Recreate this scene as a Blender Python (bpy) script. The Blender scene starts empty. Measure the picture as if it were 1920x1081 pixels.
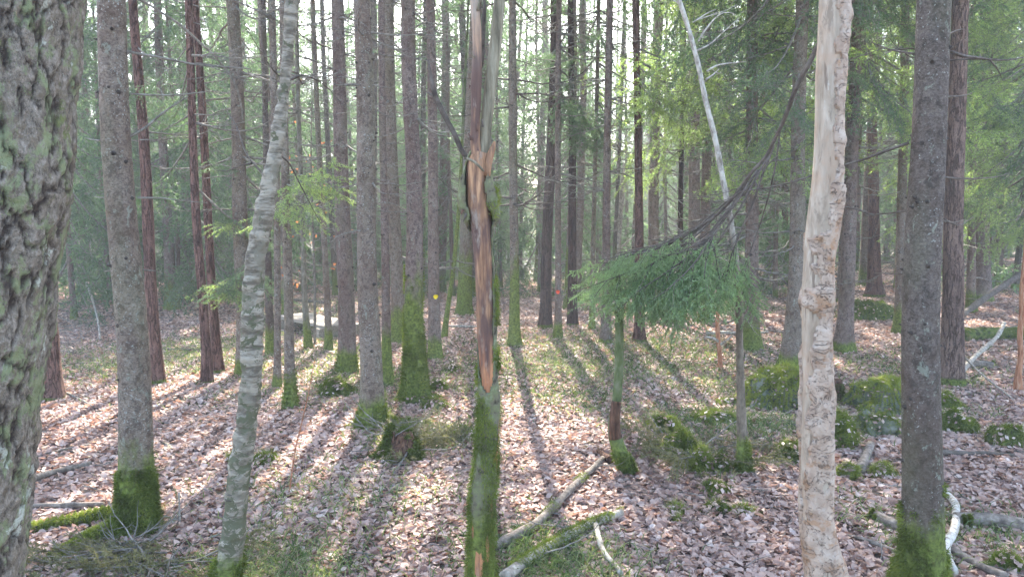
import bpy, math, random
import numpy as np
from mathutils import Vector

random.seed(7)
RNG = np.random.default_rng(11)
scene = bpy.context.scene
COL = scene.collection

# ------------------------------------------------------------------ camera
F = 1387.0                      # focal length in photograph pixels (1920 wide)
PITCH = math.radians(5.0)
CAM = np.array([0.0, 0.0, 1.6])
cam_d = bpy.data.cameras.new("camera")
cam = bpy.data.objects.new("camera", cam_d)
COL.objects.link(cam)
cam_d.sensor_width = 36.0
cam_d.lens = F / 1920.0 * 36.0
cam_d.clip_start = 0.05
cam_d.clip_end = 1000.0
cam.location = CAM
cam.rotation_euler = (math.radians(90) - PITCH, 0, 0)
scene.camera = cam

# ------------------------------------------------------------------ world, sun, exposure
SUN_EL, SUN_AZ = math.radians(42), math.radians(-2.5)     # azimuth measured clockwise from +Y
world = bpy.data.worlds.new("World")
scene.world = world
world.use_nodes = True
wn = world.node_tree
bg = wn.nodes["Background"]
sky = wn.nodes.new("ShaderNodeTexSky")
sky.sky_type = 'NISHITA'
sky.sun_disc = False
sky.sun_elevation = SUN_EL
sky.sun_rotation = SUN_AZ
sky.dust_density = 2.5
wn.links.new(sky.outputs[0], bg.inputs[0])
bg.inputs[1].default_value = 0.15
sun_d = bpy.data.lights.new("sun", 'SUN')
sun_d.energy = 5.0
sun_d.angle = math.radians(0.5)
sun_d.color = (1.0, 0.95, 0.86)
sun = bpy.data.objects.new("sun", sun_d)
COL.objects.link(sun)
sdir = Vector((math.sin(SUN_AZ) * math.cos(SUN_EL), math.cos(SUN_AZ) * math.cos(SUN_EL), math.sin(SUN_EL)))
sun.rotation_euler = sdir.to_track_quat('Z', 'Y').to_euler()
sun.location = (0, 0, 30)
scene.view_settings.view_transform = 'Standard'
scene.view_settings.look = 'None'
scene.view_settings.gamma = 1.0
scene.view_settings.exposure = 3.0
scene.render.engine = 'CYCLES'
scene.cycles.max_bounces = 8
scene.cycles.diffuse_bounces = 3
scene.cycles.transmission_bounces = 3
scene.cycles.volume_bounces = 1
scene.cycles.use_denoising = True

# ------------------------------------------------------------------ noise
def _hash(ix, iy, iz):
    h = (ix.astype(np.int64) * 374761393 + iy.astype(np.int64) * 668265263 + iz.astype(np.int64) * 2147483647) & 0xffffffff
    h = ((h ^ (h >> 13)) * 1274126177) & 0xffffffff
    h = h ^ (h >> 16)
    return (h & 0xffff) / 32767.5 - 1.0

def vnoise(p):
    p = np.asarray(p, float)
    i = np.floor(p).astype(np.int64)
    f = p - i
    f = f * f * (3 - 2 * f)
    r = 0
    for dx in (0, 1):
        for dy in (0, 1):
            for dz in (0, 1):
                w = (f[..., 0] if dx else 1 - f[..., 0]) * (f[..., 1] if dy else 1 - f[..., 1]) * (f[..., 2] if dz else 1 - f[..., 2])
                r = r + w * _hash(i[..., 0] + dx, i[..., 1] + dy, i[..., 2] + dz)
    return r

def fbm(p, o=3):
    p = np.asarray(p, float)
    a, s, r = 1.0, 1.0, 0
    for k in range(o):
        r = r + a * vnoise(p * s + 17.3 * k)
        a *= .5
        s *= 2.03
    return r / (2 - .5 ** (o - 1))

def xyz(x, y, z=0.0):
    x, y = np.broadcast_arrays(np.asarray(x, float), np.asarray(y, float))
    return np.stack([x, y, np.zeros_like(x) + z], -1)

def sstep(a, b, x):
    t = np.clip((x - a) / (b - a), 0, 1)
    return t * t * (3 - 2 * t)

# ------------------------------------------------------------------ the ground's shape
def gh(x, y):
    x = np.asarray(x, float); y = np.asarray(y, float)
    h = 0.10 * fbm(xyz(x / 5, y / 5, 3.1), 2) + 0.035 * fbm(xyz(x / 1.1, y / 1.1, 7.7), 3)
    h = h * sstep(0, 4, np.hypot(x, y))
    h = h + 0.045 * np.clip(x - 2.0, 0, 14) * sstep(5, 16, y)
    h = h - 0.05 * np.clip(y - 20, 0, 60) * (1 - 0.6 * sstep(3, 14, x))
    h = h - 0.10 * np.exp(-(((x + 7.2) / 1.8) ** 2 + ((y - 11.0) / 1.5) ** 2))
    return h

def ray(px, py):
    a = (px - 960.0) / F
    u = -(py - 540.5) / F
    return np.array([a, math.cos(PITCH) + u * math.sin(PITCH), -math.sin(PITCH) + u * math.cos(PITCH)])

def hit(px, py):
    d = ray(px, py)
    t = 0.6
    while t < 130:
        p = CAM + d * t
        if p[2] < gh(p[0], p[1]):
            lo, hi = t - 0.06, t
            for _ in range(12):
                m = (lo + hi) / 2
                q = CAM + d * m
                if q[2] < gh(q[0], q[1]): hi = m
                else: lo = m
            return CAM + d * hi
        t += 0.05 if t < 20 else 0.2
    return CAM + d * 60

def atY(px, py, Y):
    d = ray(px, py)
    return CAM + d * (Y / d[1])

def depth(p):
    v = np.asarray(p) - CAM
    return v[1] * math.cos(PITCH) - v[2] * math.sin(PITCH)

def proj(p):
    v = np.asarray(p, float) - CAM
    dep = v[..., 1] * math.cos(PITCH) - v[..., 2] * math.sin(PITCH)
    up = v[..., 1] * math.sin(PITCH) + v[..., 2] * math.cos(PITCH)
    return 960 + F * v[..., 0] / dep, 540.5 - F * up / dep

# ------------------------------------------------------------------ mesh collecting
class Geo:
    def __init__(self):
        self.V, self.Fq, self.Ft, self.n = [], [], [], 0
    def add(self, v, q=None, t=None, mat=0, tint=0.5):
        v = np.asarray(v, float).reshape(-1, 3)
        if q is not None and len(q):
            q = np.asarray(q).reshape(-1, 4)
            tt = np.broadcast_to(np.asarray(tint, float), (len(q),))
            self.Fq.append((q + self.n, np.full(len(q), mat), tt))
        if t is not None and len(t):
            t = np.asarray(t).reshape(-1, 3)
            tt = np.broadcast_to(np.asarray(tint, float), (len(t),))
            self.Ft.append((t + self.n, np.full(len(t), mat), tt))
        self.V.append(v); self.n += len(v)
    def tris(self, T, mat=0, tint=0.5):      # T (n,3,3)
        n = len(T)
        self.add(T.reshape(-1, 3), t=np.arange(n * 3).reshape(-1, 3), mat=mat, tint=tint)
    def merge(self, g, M=None, off=(0, 0, 0)):
        V, q, t = g.arrays()
        V2 = V @ M.T + off if M is not None else V + off
        if q is not None: self.Fq.append((q[0] + self.n, q[1], q[2]))
        if t is not None: self.Ft.append((t[0] + self.n, t[1], t[2]))
        self.V.append(V2); self.n += len(V2)
    def arrays(self):
        if not hasattr(self, '_c') or self._c[3] != self.n:
            V = np.concatenate(self.V)
            q = tuple(np.concatenate([f[k] for f in self.Fq]) for k in range(3)) if self.Fq else None
            t = tuple(np.concatenate([f[k] for f in self.Ft]) for k in range(3)) if self.Ft else None
            self._c = (V, q, t, self.n)
        return self._c[:3]
    def mesh(self, name, mats, smooth=True):
        V, q, t = self.arrays()
        me = bpy.data.meshes.new(name)
        loops, tot, mi, ti = [], [], [], []
        if q is not None:
            loops.append(q[0].ravel()); tot.append(np.full(len(q[0]), 4)); mi.append(q[1]); ti.append(q[2])
        if t is not None:
            loops.append(t[0].ravel()); tot.append(np.full(len(t[0]), 3)); mi.append(t[1]); ti.append(t[2])
        loops = np.concatenate(loops); tot = np.concatenate(tot); mi = np.concatenate(mi); ti = np.concatenate(ti)
        me.vertices.add(len(V)); me.vertices.foreach_set("co", V.astype(np.float32).ravel())
        me.loops.add(len(loops)); me.loops.foreach_set("vertex_index", loops.astype(np.int32))
        me.polygons.add(len(tot))
        st = np.concatenate([[0], np.cumsum(tot)[:-1]])
        me.polygons.foreach_set("loop_start", st.astype(np.int32))
        me.polygons.foreach_set("loop_total", tot.astype(np.int32))
        me.polygons.foreach_set("material_index", mi.astype(np.int32))
        me.polygons.foreach_set("use_smooth", np.full(len(tot), smooth))
        a = me.attributes.new("tint", 'FLOAT', 'FACE')
        a.data.foreach_set("value", ti.astype(np.float32))
        me.update(calc_edges=True)
        for m in mats: me.materials.append(m)
        return me

def link(name, me, parent=None, loc=(0, 0, 0), rot=(0, 0, 0), scale=(1, 1, 1)):
    o = bpy.data.objects.new(name, me)
    COL.objects.link(o)
    o.location = loc; o.rotation_euler = rot; o.scale = scale
    if parent is not None: o.parent = parent
    return o

def tag(o, label=None, cat=None, group=None, kind=None):
    if label: o['label'] = label
    if cat: o['category'] = cat
    if group: o['group'] = group
    if kind: o['kind'] = kind
    return o

def thing(name, label, cat, loc, group=None):
    o = bpy.data.objects.new(name, None)
    COL.objects.link(o)
    o.empty_display_size = 0.2
    o.location = loc
    return tag(o, label, cat, group)

# ------------------------------------------------------------------ tubes
def frames(P):
    P = np.asarray(P, float)
    T = np.gradient(P, axis=0)
    T /= np.linalg.norm(T, axis=1)[:, None] + 1e-9
    A = np.zeros_like(T)
    a = np.array([1.0, 0, 0]) if abs(T[0][0]) < 0.8 else np.array([0, 1.0, 0])
    for i in range(len(T)):
        a = a - T[i] * a.dot(T[i])
        a /= np.linalg.norm(a) + 1e-9
        A[i] = a
    B = np.cross(T, A)
    return T, A, B

def smooth_path(P, R, step, it=3):
    P = np.asarray(P, float); R = np.asarray(R, float)
    s = np.concatenate([[0], np.cumsum(np.linalg.norm(np.diff(P, axis=0), axis=1))])
    n = max(3, int(s[-1] / step) + 1)
    u = np.linspace(0, s[-1], n)
    Q = np.stack([np.interp(u, s, P[:, k]) for k in range(3)], 1)
    r = np.interp(u, s, R)
    k = max(1, int(np.median(np.diff(s)) / step / 3))
    for _ in range(it):
        for sh in (k,):
            Qp = np.pad(Q, ((sh, sh), (0, 0)), mode='reflect', reflect_type='odd') if n > sh + 1 else None
            if Qp is None: break
            Q = (Qp[:-2 * sh] + 2 * Q + Qp[2 * sh:]) / 4
            rp = np.pad(r, sh, mode='reflect', reflect_type='odd')
            r = (rp[:-2 * sh] + 2 * r + rp[2 * sh:]) / 4
    return Q, np.maximum(r, 1e-4)

def tube(g, P, R, seg=6, rfun=None, mat=0, cap=True, tint=0.5, aniso=None):
    """R per ring; rfun(theta (m,), pts(n,3)) -> multiplicative+additive radius (n,m)"""
    P = np.asarray(P, float); n = len(P)
    R = np.broadcast_to(np.asarray(R, float), (n,))
    T, A, B = frames(P)
    th = np.linspace(0, 2 * math.pi, seg, endpoint=False)
    D = np.cos(th)[None, :, None] * A[:, None] + np.sin(th)[None, :, None] * B[:, None]
    rr = R[:, None] * np.ones(seg)
    if rfun is not None: rr = rfun(D, P, R, rr)
    V = P[:, None] + D * rr[..., None]
    i = np.arange(n - 1)[:, None] * seg; j = np.arange(seg)[None]; k = (j + 1) % seg
    q = np.stack([i + j, i + k, i + seg + k, i + seg + j], -1).reshape(-1, 4)
    v = V.reshape(-1, 3)
    t = None
    if cap:
        v = np.concatenate([v, P[[0]], P[[-1]]])
        j = np.arange(seg); k = (j + 1) % seg
        c0, c1 = n * seg, n * seg + 1
        b = (n - 1) * seg
        t = np.concatenate([np.stack([k, j, np.full(seg, c0)], 1), np.stack([b + j, b + k, np.full(seg, c1)], 1)])
    g.add(v, q=q, t=t, mat=mat, tint=tint)
    return V, D, q

# ------------------------------------------------------------------ materials
def new_mat(name):
    m = bpy.data.materials.new(name)
    m.use_nodes = True
    nt = m.node_tree
    return m, nt, nt.nodes["Principled BSDF"]

def N(nt, kind, **kw):
    n = nt.nodes.new(kind)
    for k, v in kw.items(): setattr(n, k, v)
    return n

def setin(n, **kw):
    for k, v in kw.items(): n.inputs[k.replace('_', ' ')].default_value = v
    return n

def mixc(nt, fac, a, b):
    m = N(nt, 'ShaderNodeMix', data_type='RGBA')
    if hasattr(fac, 'links'): nt.links.new(fac, m.inputs[0])
    else: m.inputs[0].default_value = fac
    for v, s in ((a, m.inputs[6]), (b, m.inputs[7])):
        if hasattr(v, 'links'): nt.links.new(v, s)
        else: s.default_value = (*v, 1)
    return m.outputs[2]

def mapr(nt, v, a, b, c=0.0, d=1.0):
    m = N(nt, 'ShaderNodeMapRange')
    nt.links.new(v, m.inputs[0])
    for k, x in enumerate((a, b, c, d)): m.inputs[k + 1].default_value = x
    return m.outputs[0]

def math_(nt, op, a, b=None):
    m = N(nt, 'ShaderNodeMath', operation=op)
    for k, v in enumerate((a, b)):
        if v is None: continue
        if hasattr(v, 'links'): nt.links.new(v, m.inputs[k])
        else: m.inputs[k].default_value = v
    return m.outputs[0]

def coords(nt, scale=(1, 1, 1), world_=False):
    if world_:
        c = N(nt, 'ShaderNodeNewGeometry').outputs['Position']
    else:
        tc = N(nt, 'ShaderNodeTexCoord').outputs['Object']
        oi = N(nt, 'ShaderNodeObjectInfo').outputs['Random']
        mu = math_(nt, 'MULTIPLY', oi, 40.0)
        ad = N(nt, 'ShaderNodeVectorMath', operation='ADD')
        cx = N(nt, 'ShaderNodeCombineXYZ')
        nt.links.new(mu, cx.inputs[0])
        nt.links.new(tc, ad.inputs[0]); nt.links.new(cx.outputs[0], ad.inputs[1])
        c = ad.outputs[0]
    mp = N(nt, 'ShaderNodeMapping')
    mp.inputs['Scale'].default_value = scale
    nt.links.new(c, mp.inputs[0])
    return mp.outputs[0]

def noise(nt, co, scale, detail=3, rough=0.6, dist=0.0):
    n = N(nt, 'ShaderNodeTexNoise')
    setin(n, Scale=scale, Detail=detail, Roughness=rough, Distortion=dist)
    nt.links.new(co, n.inputs['Vector'])
    return n.outputs['Fac']

def voro(nt, co, scale, feature='F1', out='Distance'):
    n = N(nt, 'ShaderNodeTexVoronoi', feature=feature)
    n.inputs['Scale'].default_value = scale
    nt.links.new(co, n.inputs['Vector'])
    return n.outputs[out]

def bump(nt, bsdf, h, strength=0.5, dist=0.01):
    b = N(nt, 'ShaderNodeBump')
    setin(b, Strength=strength, Distance=dist)
    nt.links.new(h, b.inputs['Height'])
    nt.links.new(b.outputs[0], bsdf.inputs['Normal'])

def mossmix(nt, col, zlocal=True):
    """blend moss in near the foot of a trunk, up to the object's own moss height"""
    at = N(nt, 'ShaderNodeAttribute', attribute_type='OBJECT', attribute_name='moss_h').outputs['Fac']
    z = N(nt, 'ShaderNodeSeparateXYZ')
    nt.links.new(N(nt, 'ShaderNodeTexCoord').outputs['Object'], z.inputs[0])
    co = coords(nt, (1, 1, .4))
    nz = noise(nt, co, 9, 4, .65)
    ratio = math_(nt, 'DIVIDE', z.outputs[2], math_(nt, 'ADD', at, 0.001))
    s = math_(nt, 'ADD', ratio, math_(nt, 'MULTIPLY', math_(nt, 'SUBTRACT', nz, 0.5), 1.3))
    fac = mapr(nt, s, 0.85, 1.25, 1.0, 0.0)
    fac = math_(nt, 'MULTIPLY', fac, math_(nt, 'GREATER_THAN', at, 0.005))
    n2 = noise(nt, coords(nt), 45, 3)
    mc = mixc(nt, mapr(nt, n2, .35, .65), (0.065, 0.075, 0.02), (0.165, 0.20, 0.045))
    return mixc(nt, fac, col, mc)

def bark_spruce(name, c1, c2, lich=(0.34, 0.35, 0.31), lk=0.66):
    m, nt, b = new_mat(name)
    co = coords(nt, (1, 1, .55))
    big = noise(nt, co, 4, 4, .7)
    mid = noise(nt, coords(nt, (1, 1, .8)), 26, 4, .75, .4)
    fine = noise(nt, coords(nt, (1, 1, 1.5)), 85, 4, .8)
    v = voro(nt, coords(nt, (1, 1, .75)), 42)
    col = mixc(nt, mapr(nt, fine, .38, .62), c1, c2)
    col = mixc(nt, mapr(nt, mid, .50, .60, 0, .65), col, tuple(.5 * x for x in c1))
    col = mixc(nt, mapr(nt, mid, .42, .34, 0, .45), col, tuple(min(1, 1.25 * x) for x in c2))
    col = mixc(nt, mapr(nt, big, .42, .64, 0, .55), col, (c1[0] * .8, c1[1] * .62, c1[2] * .55))
    sp = noise(nt, coords(nt), 95, 2, .5)
    patch = noise(nt, coords(nt, (1, 1, .6)), 7, 3)
    lf = math_(nt, 'MULTIPLY', mapr(nt, sp, lk - .04, lk), mapr(nt, patch, .42, .55))
    col = mixc(nt, math_(nt, 'MULTIPLY', lf, .7), col, lich)
    lp = noise(nt, coords(nt, (1, 1, .7)), 19, 5, .75, .4)
    col = mixc(nt, mapr(nt, lp, .60, .64, 0, .6), col, (0.25, 0.27, 0.21))
    al = noise(nt, coords(nt, (1, 1, .3)), 3.5, 3, .6)
    col = mixc(nt, mapr(nt, al, .52, .68, 0, .2), col, (0.12, 0.14, 0.06))
    col = mossmix(nt, col)
    nt.links.new(col, b.inputs['Base Color'])
    setin(b, Roughness=.95)
    b.inputs['Specular IOR Level'].default_value = .15
    h = math_(nt, 'ADD', math_(nt, 'MULTIPLY', fine, .6), math_(nt, 'ADD', math_(nt, 'MULTIPLY', v, .8), mid))
    bump(nt, b, h, 1.0, .010)
    return m

M_SPR = bark_spruce("spruce_bark", (0.115, 0.08, 0.066), (0.25, 0.192, 0.16), lk=.69)
M_SPR2 = bark_spruce("greyer_spruce_bark", (0.12, 0.09, 0.07), (0.26, 0.21, 0.165), lk=.655)
M_SPD = bark_spruce("dark_spruce_bark", (0.080, 0.063, 0.053), (0.165, 0.135, 0.112), lk=.69)

def bark_pine(name, cr, cp):
    m, nt, b = new_mat(name)
    a1 = noise(nt, coords(nt, (1, 1, .16)), 26, 3, .6, .5)
    a2 = noise(nt, coords(nt, (1, 1, .45)), 34, 3, .6, .8)
    # furrows run where a stretched noise crosses its middle value
    r1 = math_(nt, 'ABSOLUTE', math_(nt, 'SUBTRACT', a1, .5))
    r2 = math_(nt, 'ABSOLUTE', math_(nt, 'SUBTRACT', a2, .5))
    crack = math_(nt, 'MULTIPLY', mapr(nt, r1, 0, .045), mapr(nt, r2, 0, .022, .35, 1))
    f = noise(nt, coords(nt), 70, 4, .75)
    lg = noise(nt, coords(nt, (1, 1, .5)), 6, 3)
    pl = mixc(nt, mapr(nt, f, .35, .68), cp, cr)
    pl = mixc(nt, mapr(nt, lg, .45, .65, 0, .6), pl, tuple(.62 * x for x in cp))
    col = mixc(nt, crack, tuple(.42 * x for x in cp), pl)
    col = mossmix(nt, col)
    nt.links.new(col, b.inputs['Base Color'])
    setin(b, Roughness=.95)
    b.inputs['Specular IOR Level'].default_value = .1
    bump(nt, b, math_(nt, 'ADD', crack, math_(nt, 'MULTIPLY', f, .3)), 1.0, .014)
    return m

M_PIN = bark_pine("pine_bark", (0.24, 0.135, 0.105), (0.13, 0.075, 0.06))
M_PINB = bark_pine("broad_pine_bark", (0.27, 0.18, 0.14), (0.15, 0.10, 0.08))
M_PIND = bark_pine("dark_pine_bark", (0.13, 0.085, 0.07), (0.08, 0.05, 0.045))

def simple(name, cols, scale=(1, 1, 1), ns=20, detail=4, rough=.9, bmp=.5, bd=.006, moss=False, tint=False, spec=.2, trans=None):
    m, nt, b = new_mat(name)
    f = noise(nt, coords(nt, scale), ns, detail, .65)
    r = N(nt, 'ShaderNodeValToRGB')
    e = r.color_ramp.elements
    lo, hi = .32, .68
    for k, c in enumerate(cols):
        p = lo + (hi - lo) * k / max(1, len(cols) - 1)
        if k < 2: e[k].position = p; e[k].color = (*c, 1)
        else:
            x = e.new(p); x.color = (*c, 1)
    if tint:
        src = N(nt, 'ShaderNodeAttribute', attribute_type='GEOMETRY', attribute_name='tint').outputs['Fac']
        src = mapr(nt, src, 0, 1, lo, hi)
        nt.links.new(src, r.inputs[0])
    else:
        nt.links.new(f, r.inputs[0])
    col = r.outputs[0]
    if moss: col = mossmix(nt, col)
    nt.links.new(col, b.inputs['Base Color'])
    setin(b, Roughness=rough)
    b.inputs['Specular IOR Level'].default_value = spec
    if bmp: bump(nt, b, f, bmp, bd)
    if trans:
        out = nt.nodes['Material Output']
        tr = N(nt, 'ShaderNodeBsdfTranslucent')
        cm = N(nt, 'ShaderNodeVectorMath', operation='MULTIPLY')
        nt.links.new(col, cm.inputs[0]); cm.inputs[1].default_value = trans[1]
        nt.links.new(cm.outputs[0], tr.inputs[0])
        mx = N(nt, 'ShaderNodeMixShader')
        mx.inputs[0].default_value = trans[0]
        nt.links.new(b.outputs[0], mx.inputs[1]); nt.links.new(tr.outputs[0], mx.inputs[2])
        nt.links.new(mx.outputs[0], out.inputs['Surface'])
    return m

M_TWIG = simple("dead_twig_bark", [(0.085, 0.07, 0.055), (0.17, 0.15, 0.125), (0.25, 0.235, 0.2)], ns=25)
M_DTWIG = simple("dark_twig_bark", [(0.05, 0.038, 0.03), (0.10, 0.08, 0.065), (0.14, 0.12, 0.10)], ns=25)
M_KNOT = simple("knot_wood", [(0.03, 0.024, 0.02), (0.07, 0.055, 0.045)], ns=60)
M_NEED = simple("spruce_needles", [(0.05, 0.075, 0.042), (0.10, 0.145, 0.078), (0.18, 0.24, 0.125)], tint=True, bmp=0, rough=.55, spec=.35,
                trans=(.5, (1.25, 1.5, 1.0)))
M_NEEDLIT = simple("sunlit_bright_needles", [(0.12, 0.17, 0.07), (0.23, 0.30, 0.12), (0.36, 0.43, 0.19)], tint=True, bmp=0, rough=.5, spec=.35,
                 trans=(.55, (1.45, 1.6, .9)))  # lighter copy of the spruce needles, backlit sun glow put into the colour
M_NEEDB = simple("blue_green_needles", [(0.065, 0.10, 0.055), (0.13, 0.19, 0.10), (0.25, 0.33, 0.16)], tint=True, bmp=0, rough=.5, spec=.35,
                 trans=(.4, (1.4, 1.6, 1.0)))
M_MOSS = simple("moss", [(0.055, 0.065, 0.018), (0.13, 0.16, 0.036), (0.26, 0.28, 0.07)], tint=True, bmp=0, rough=.9, spec=.1,
                trans=(.3, (1.4, 1.5, .7)))
M_MOSSD = simple("dark_moss_bed", [(0.035, 0.03, 0.018), (0.06, 0.075, 0.02), (0.11, 0.13, 0.03), (0.16, 0.12, 0.08)], ns=22, bmp=.9, bd=.02)
M_LEAF = simple("fallen_leaf", [(0.12, 0.06, 0.045), (0.25, 0.155, 0.12), (0.40, 0.28, 0.225), (0.50, 0.375, 0.315), (0.60, 0.50, 0.44)], tint=True, bmp=0, rough=.6, spec=.5,
                trans=(.25, (1.3, 1.0, .8)))
M_GRASS = simple("forest_grass", [(0.05, 0.075, 0.025), (0.10, 0.145, 0.045), (0.22, 0.24, 0.10), (0.36, 0.33, 0.20)], tint=True, bmp=0, rough=.6, spec=.3,
                 trans=(.35, (1.3, 1.4, .8)))
M_BEECH = simple("withered_leaf", [(0.30, 0.12, 0.05), (0.48, 0.22, 0.10)], tint=True, bmp=0, rough=.6, trans=(.5, (1.3, 1.1, .9)))
M_STICK = simple("fallen_branch_bark", [(0.07, 0.055, 0.045), (0.16, 0.13, 0.105), (0.27, 0.23, 0.19)], ns=30, bmp=.8, bd=.006, moss=True)
M_HUMUS = simple("rotting_wood", [(0.03, 0.018, 0.012), (0.09, 0.045, 0.028), (0.17, 0.09, 0.055)], scale=(3, 3, .5), ns=20, bmp=1, bd=.02)
M_REDW = simple("reddish_broken_wood", [(0.16, 0.06, 0.03), (0.32, 0.14, 0.075), (0.40, 0.24, 0.15)], scale=(3, 3, .5), ns=20, bmp=.8)
M_ROCK = simple("mossy_stone", [(0.05, 0.055, 0.035), (0.11, 0.115, 0.075), (0.19, 0.185, 0.145)], ns=8, bmp=.8, bd=.02)
M_PLANK = simple("weathered_plank", [(0.14, 0.12, 0.09), (0.24, 0.21, 0.17), (0.32, 0.285, 0.24)], scale=(.4, 6, 6), ns=8, bmp=.5)
M_YEL = simple("yellow_paint", [(0.75, 0.52, 0.02), (0.85, 0.62, 0.03)], ns=30, bmp=0)
M_RED = simple("red_paint", [(0.70, 0.07, 0.04), (0.80, 0.12, 0.06)], ns=30, bmp=0)
M_GRYT = simple("pale_lichen_bark", [(0.14, 0.115, 0.09), (0.28, 0.245, 0.20), (0.42, 0.39, 0.33)], scale=(1, 1, .5), ns=28, bmp=.8, moss=True)
def leaning_bark():
    m, nt, b = new_mat("two_tone_peeling_bark")
    f = noise(nt, coords(nt, (1, 1, .5)), 30, 4, .7)
    z = N(nt, 'ShaderNodeSeparateXYZ')
    nt.links.new(N(nt, 'ShaderNodeTexCoord').outputs['Object'], z.inputs[0])
    zz = math_(nt, 'ADD', z.outputs[2], math_(nt, 'MULTIPLY', noise(nt, coords(nt), 6, 3), .8))
    low = mixc(nt, mapr(nt, f, .35, .65), (0.09, 0.07, 0.05), (0.22, 0.175, 0.13))
    up = mixc(nt, mapr(nt, f, .35, .6), (0.17, 0.14, 0.11), (0.46, 0.42, 0.36))
    col = mixc(nt, mapr(nt, zz, 1.75, 2.3), low, up)
    col = mossmix(nt, col)
    nt.links.new(col, b.inputs['Base Color']); setin(b, Roughness=.9)
    b.inputs['Specular IOR Level'].default_value = .2
    bump(nt, b, f, .9, .008)
    return m
M_LEAN = leaning_bark()
M_THIN = simple("thin_trunk_bark", [(0.09, 0.085, 0.06), (0.16, 0.145, 0.11), (0.24, 0.225, 0.18)], scale=(1, 1, .5), ns=28, bmp=.8, moss=True)
M_MTH = simple("mossy_thin_bark", [(0.05, 0.065, 0.025), (0.095, 0.115, 0.045), (0.16, 0.16, 0.10)], scale=(1, 1, .5), ns=22, bmp=.9, moss=True)

def pale_wood():
    m, nt, b = new_mat("bare_pale_wood")
    co = coords(nt, (1, 1, .22))
    st = noise(nt, co, 38, 4, .6, .6)
    lg = noise(nt, coords(nt, (1, 1, .8)), 9, 4, .65)
    col = mixc(nt, mapr(nt, st, .3, .7), (0.25, 0.19, 0.135), (0.45, 0.375, 0.295))
    col = mixc(nt, mapr(nt, lg, .5, .62, 0, .55), col, (0.36, 0.24, 0.16))
    s2 = noise(nt, coords(nt, (1, 1, .35)), 16, 5, .75, .6)
    col = mixc(nt, mapr(nt, s2, .56, .64, 0, .75), col, (0.20, 0.155, 0.115))
    col = mixc(nt, mapr(nt, s2, .40, .33, 0, .6), col, (0.47, 0.44, 0.385))
    s3 = noise(nt, coords(nt, (1, 1, .12)), 50, 3, .6)
    col = mixc(nt, mapr(nt, s3, .63, .68, 0, .75), col, (0.13, 0.09, 0.065))
    nt.links.new(col, b.inputs['Base Color']); setin(b, Roughness=.8)
    b.inputs['Specular IOR Level'].default_value = .2
    bump(nt, b, math_(nt, 'SUBTRACT', st, s3), .9, .005)
    return m
M_PALE = pale_wood()

def pale_bark():
    m, nt, b = new_mat("peeling_pale_bark")
    g = noise(nt, coords(nt, (1, 1, .8)), 22, 5, .62, .3)
    lg = noise(nt, coords(nt, (1, 1, 1.5)), 13, 4, .65)
    col = mixc(nt, mapr(nt, g, .32, .66), (0.25, 0.17, 0.12), (0.42, 0.325, 0.25))
    col = mixc(nt, mapr(nt, lg, .55, .63, 0, .7), col, (0.43, 0.35, 0.285))
    col = mixc(nt, mapr(nt, lg, .45, .38, 0, .8), col, (0.30, 0.175, 0.10))
    ck = noise(nt, coords(nt, (.8, .8, 1.5)), 15, 4, .7, .8)
    ckl = mapr(nt, math_(nt, 'ABSOLUTE', math_(nt, 'SUBTRACT', ck, .5)), 0, .012, .5, 0)
    col = mixc(nt, ckl, col, (0.11, 0.065, 0.045))
    kn = noise(nt, coords(nt, (1, 1, 1.3)), 60, 3, .7)
    col = mixc(nt, mapr(nt, kn, .60, .66, 0, .6), col, (0.15, 0.10, 0.075))
    nt.links.new(col, b.inputs['Base Color']); setin(b, Roughness=.85)
    b.inputs['Specular IOR Level'].default_value = .2
    bump(nt, b, math_(nt, 'SUBTRACT', g, ckl), 1.0, .010)
    return m
M_PALEB = pale_bark()

def birch():
    m, nt, b = new_mat("birch_bark")
    band = noise(nt, coords(nt, (1, 1, 4.0)), 11, 4, .65, .3)
    fl = noise(nt, coords(nt, (1, 1, 1.2)), 16, 4, .7, .5)
    col = mixc(nt, mapr(nt, band, .40, .58), (0.11, 0.09, 0.065), (0.30, 0.265, 0.205))
    bl = noise(nt, coords(nt, (1, 1, .7)), 8, 4, .7, .3)
    col = mixc(nt, mapr(nt, bl, .54, .60, 0, .85), col, (0.17, 0.15, 0.11))
    z = N(nt, 'ShaderNodeSeparateXYZ')
    nt.links.new(N(nt, 'ShaderNodeTexCoord').outputs['Object'], z.inputs[0])
    low = mapr(nt, z.outputs[2], .3, 2.3, .065, -.05)
    thr = math_(nt, 'ADD', fl, low)
    col = mixc(nt, mapr(nt, thr, .54, .57), col, (0.095, 0.095, 0.055))
    lum = noise(nt, coords(nt, (1, 1, 7)), 8, 3, .6)
    col = mixc(nt, mapr(nt, lum, .66, .70, 0, .8), col, (0.05, 0.04, 0.035))
    col = mossmix(nt, col)
    nt.links.new(col, b.inputs['Base Color']); setin(b, Roughness=.75)
    b.inputs['Specular IOR Level'].default_value = .25
    bump(nt, b, math_(nt, 'SUBTRACT', band, fl), .9, .012)
    return m
M_BIRCH = birch()
M_BIRCHW = simple("white_birch_peel", [(0.10, 0.08, 0.06), (0.30, 0.26, 0.21), (0.44, 0.41, 0.36), (0.50, 0.47, 0.42)], scale=(1, 1, 1), ns=34, bmp=.4, rough=.7)

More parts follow.
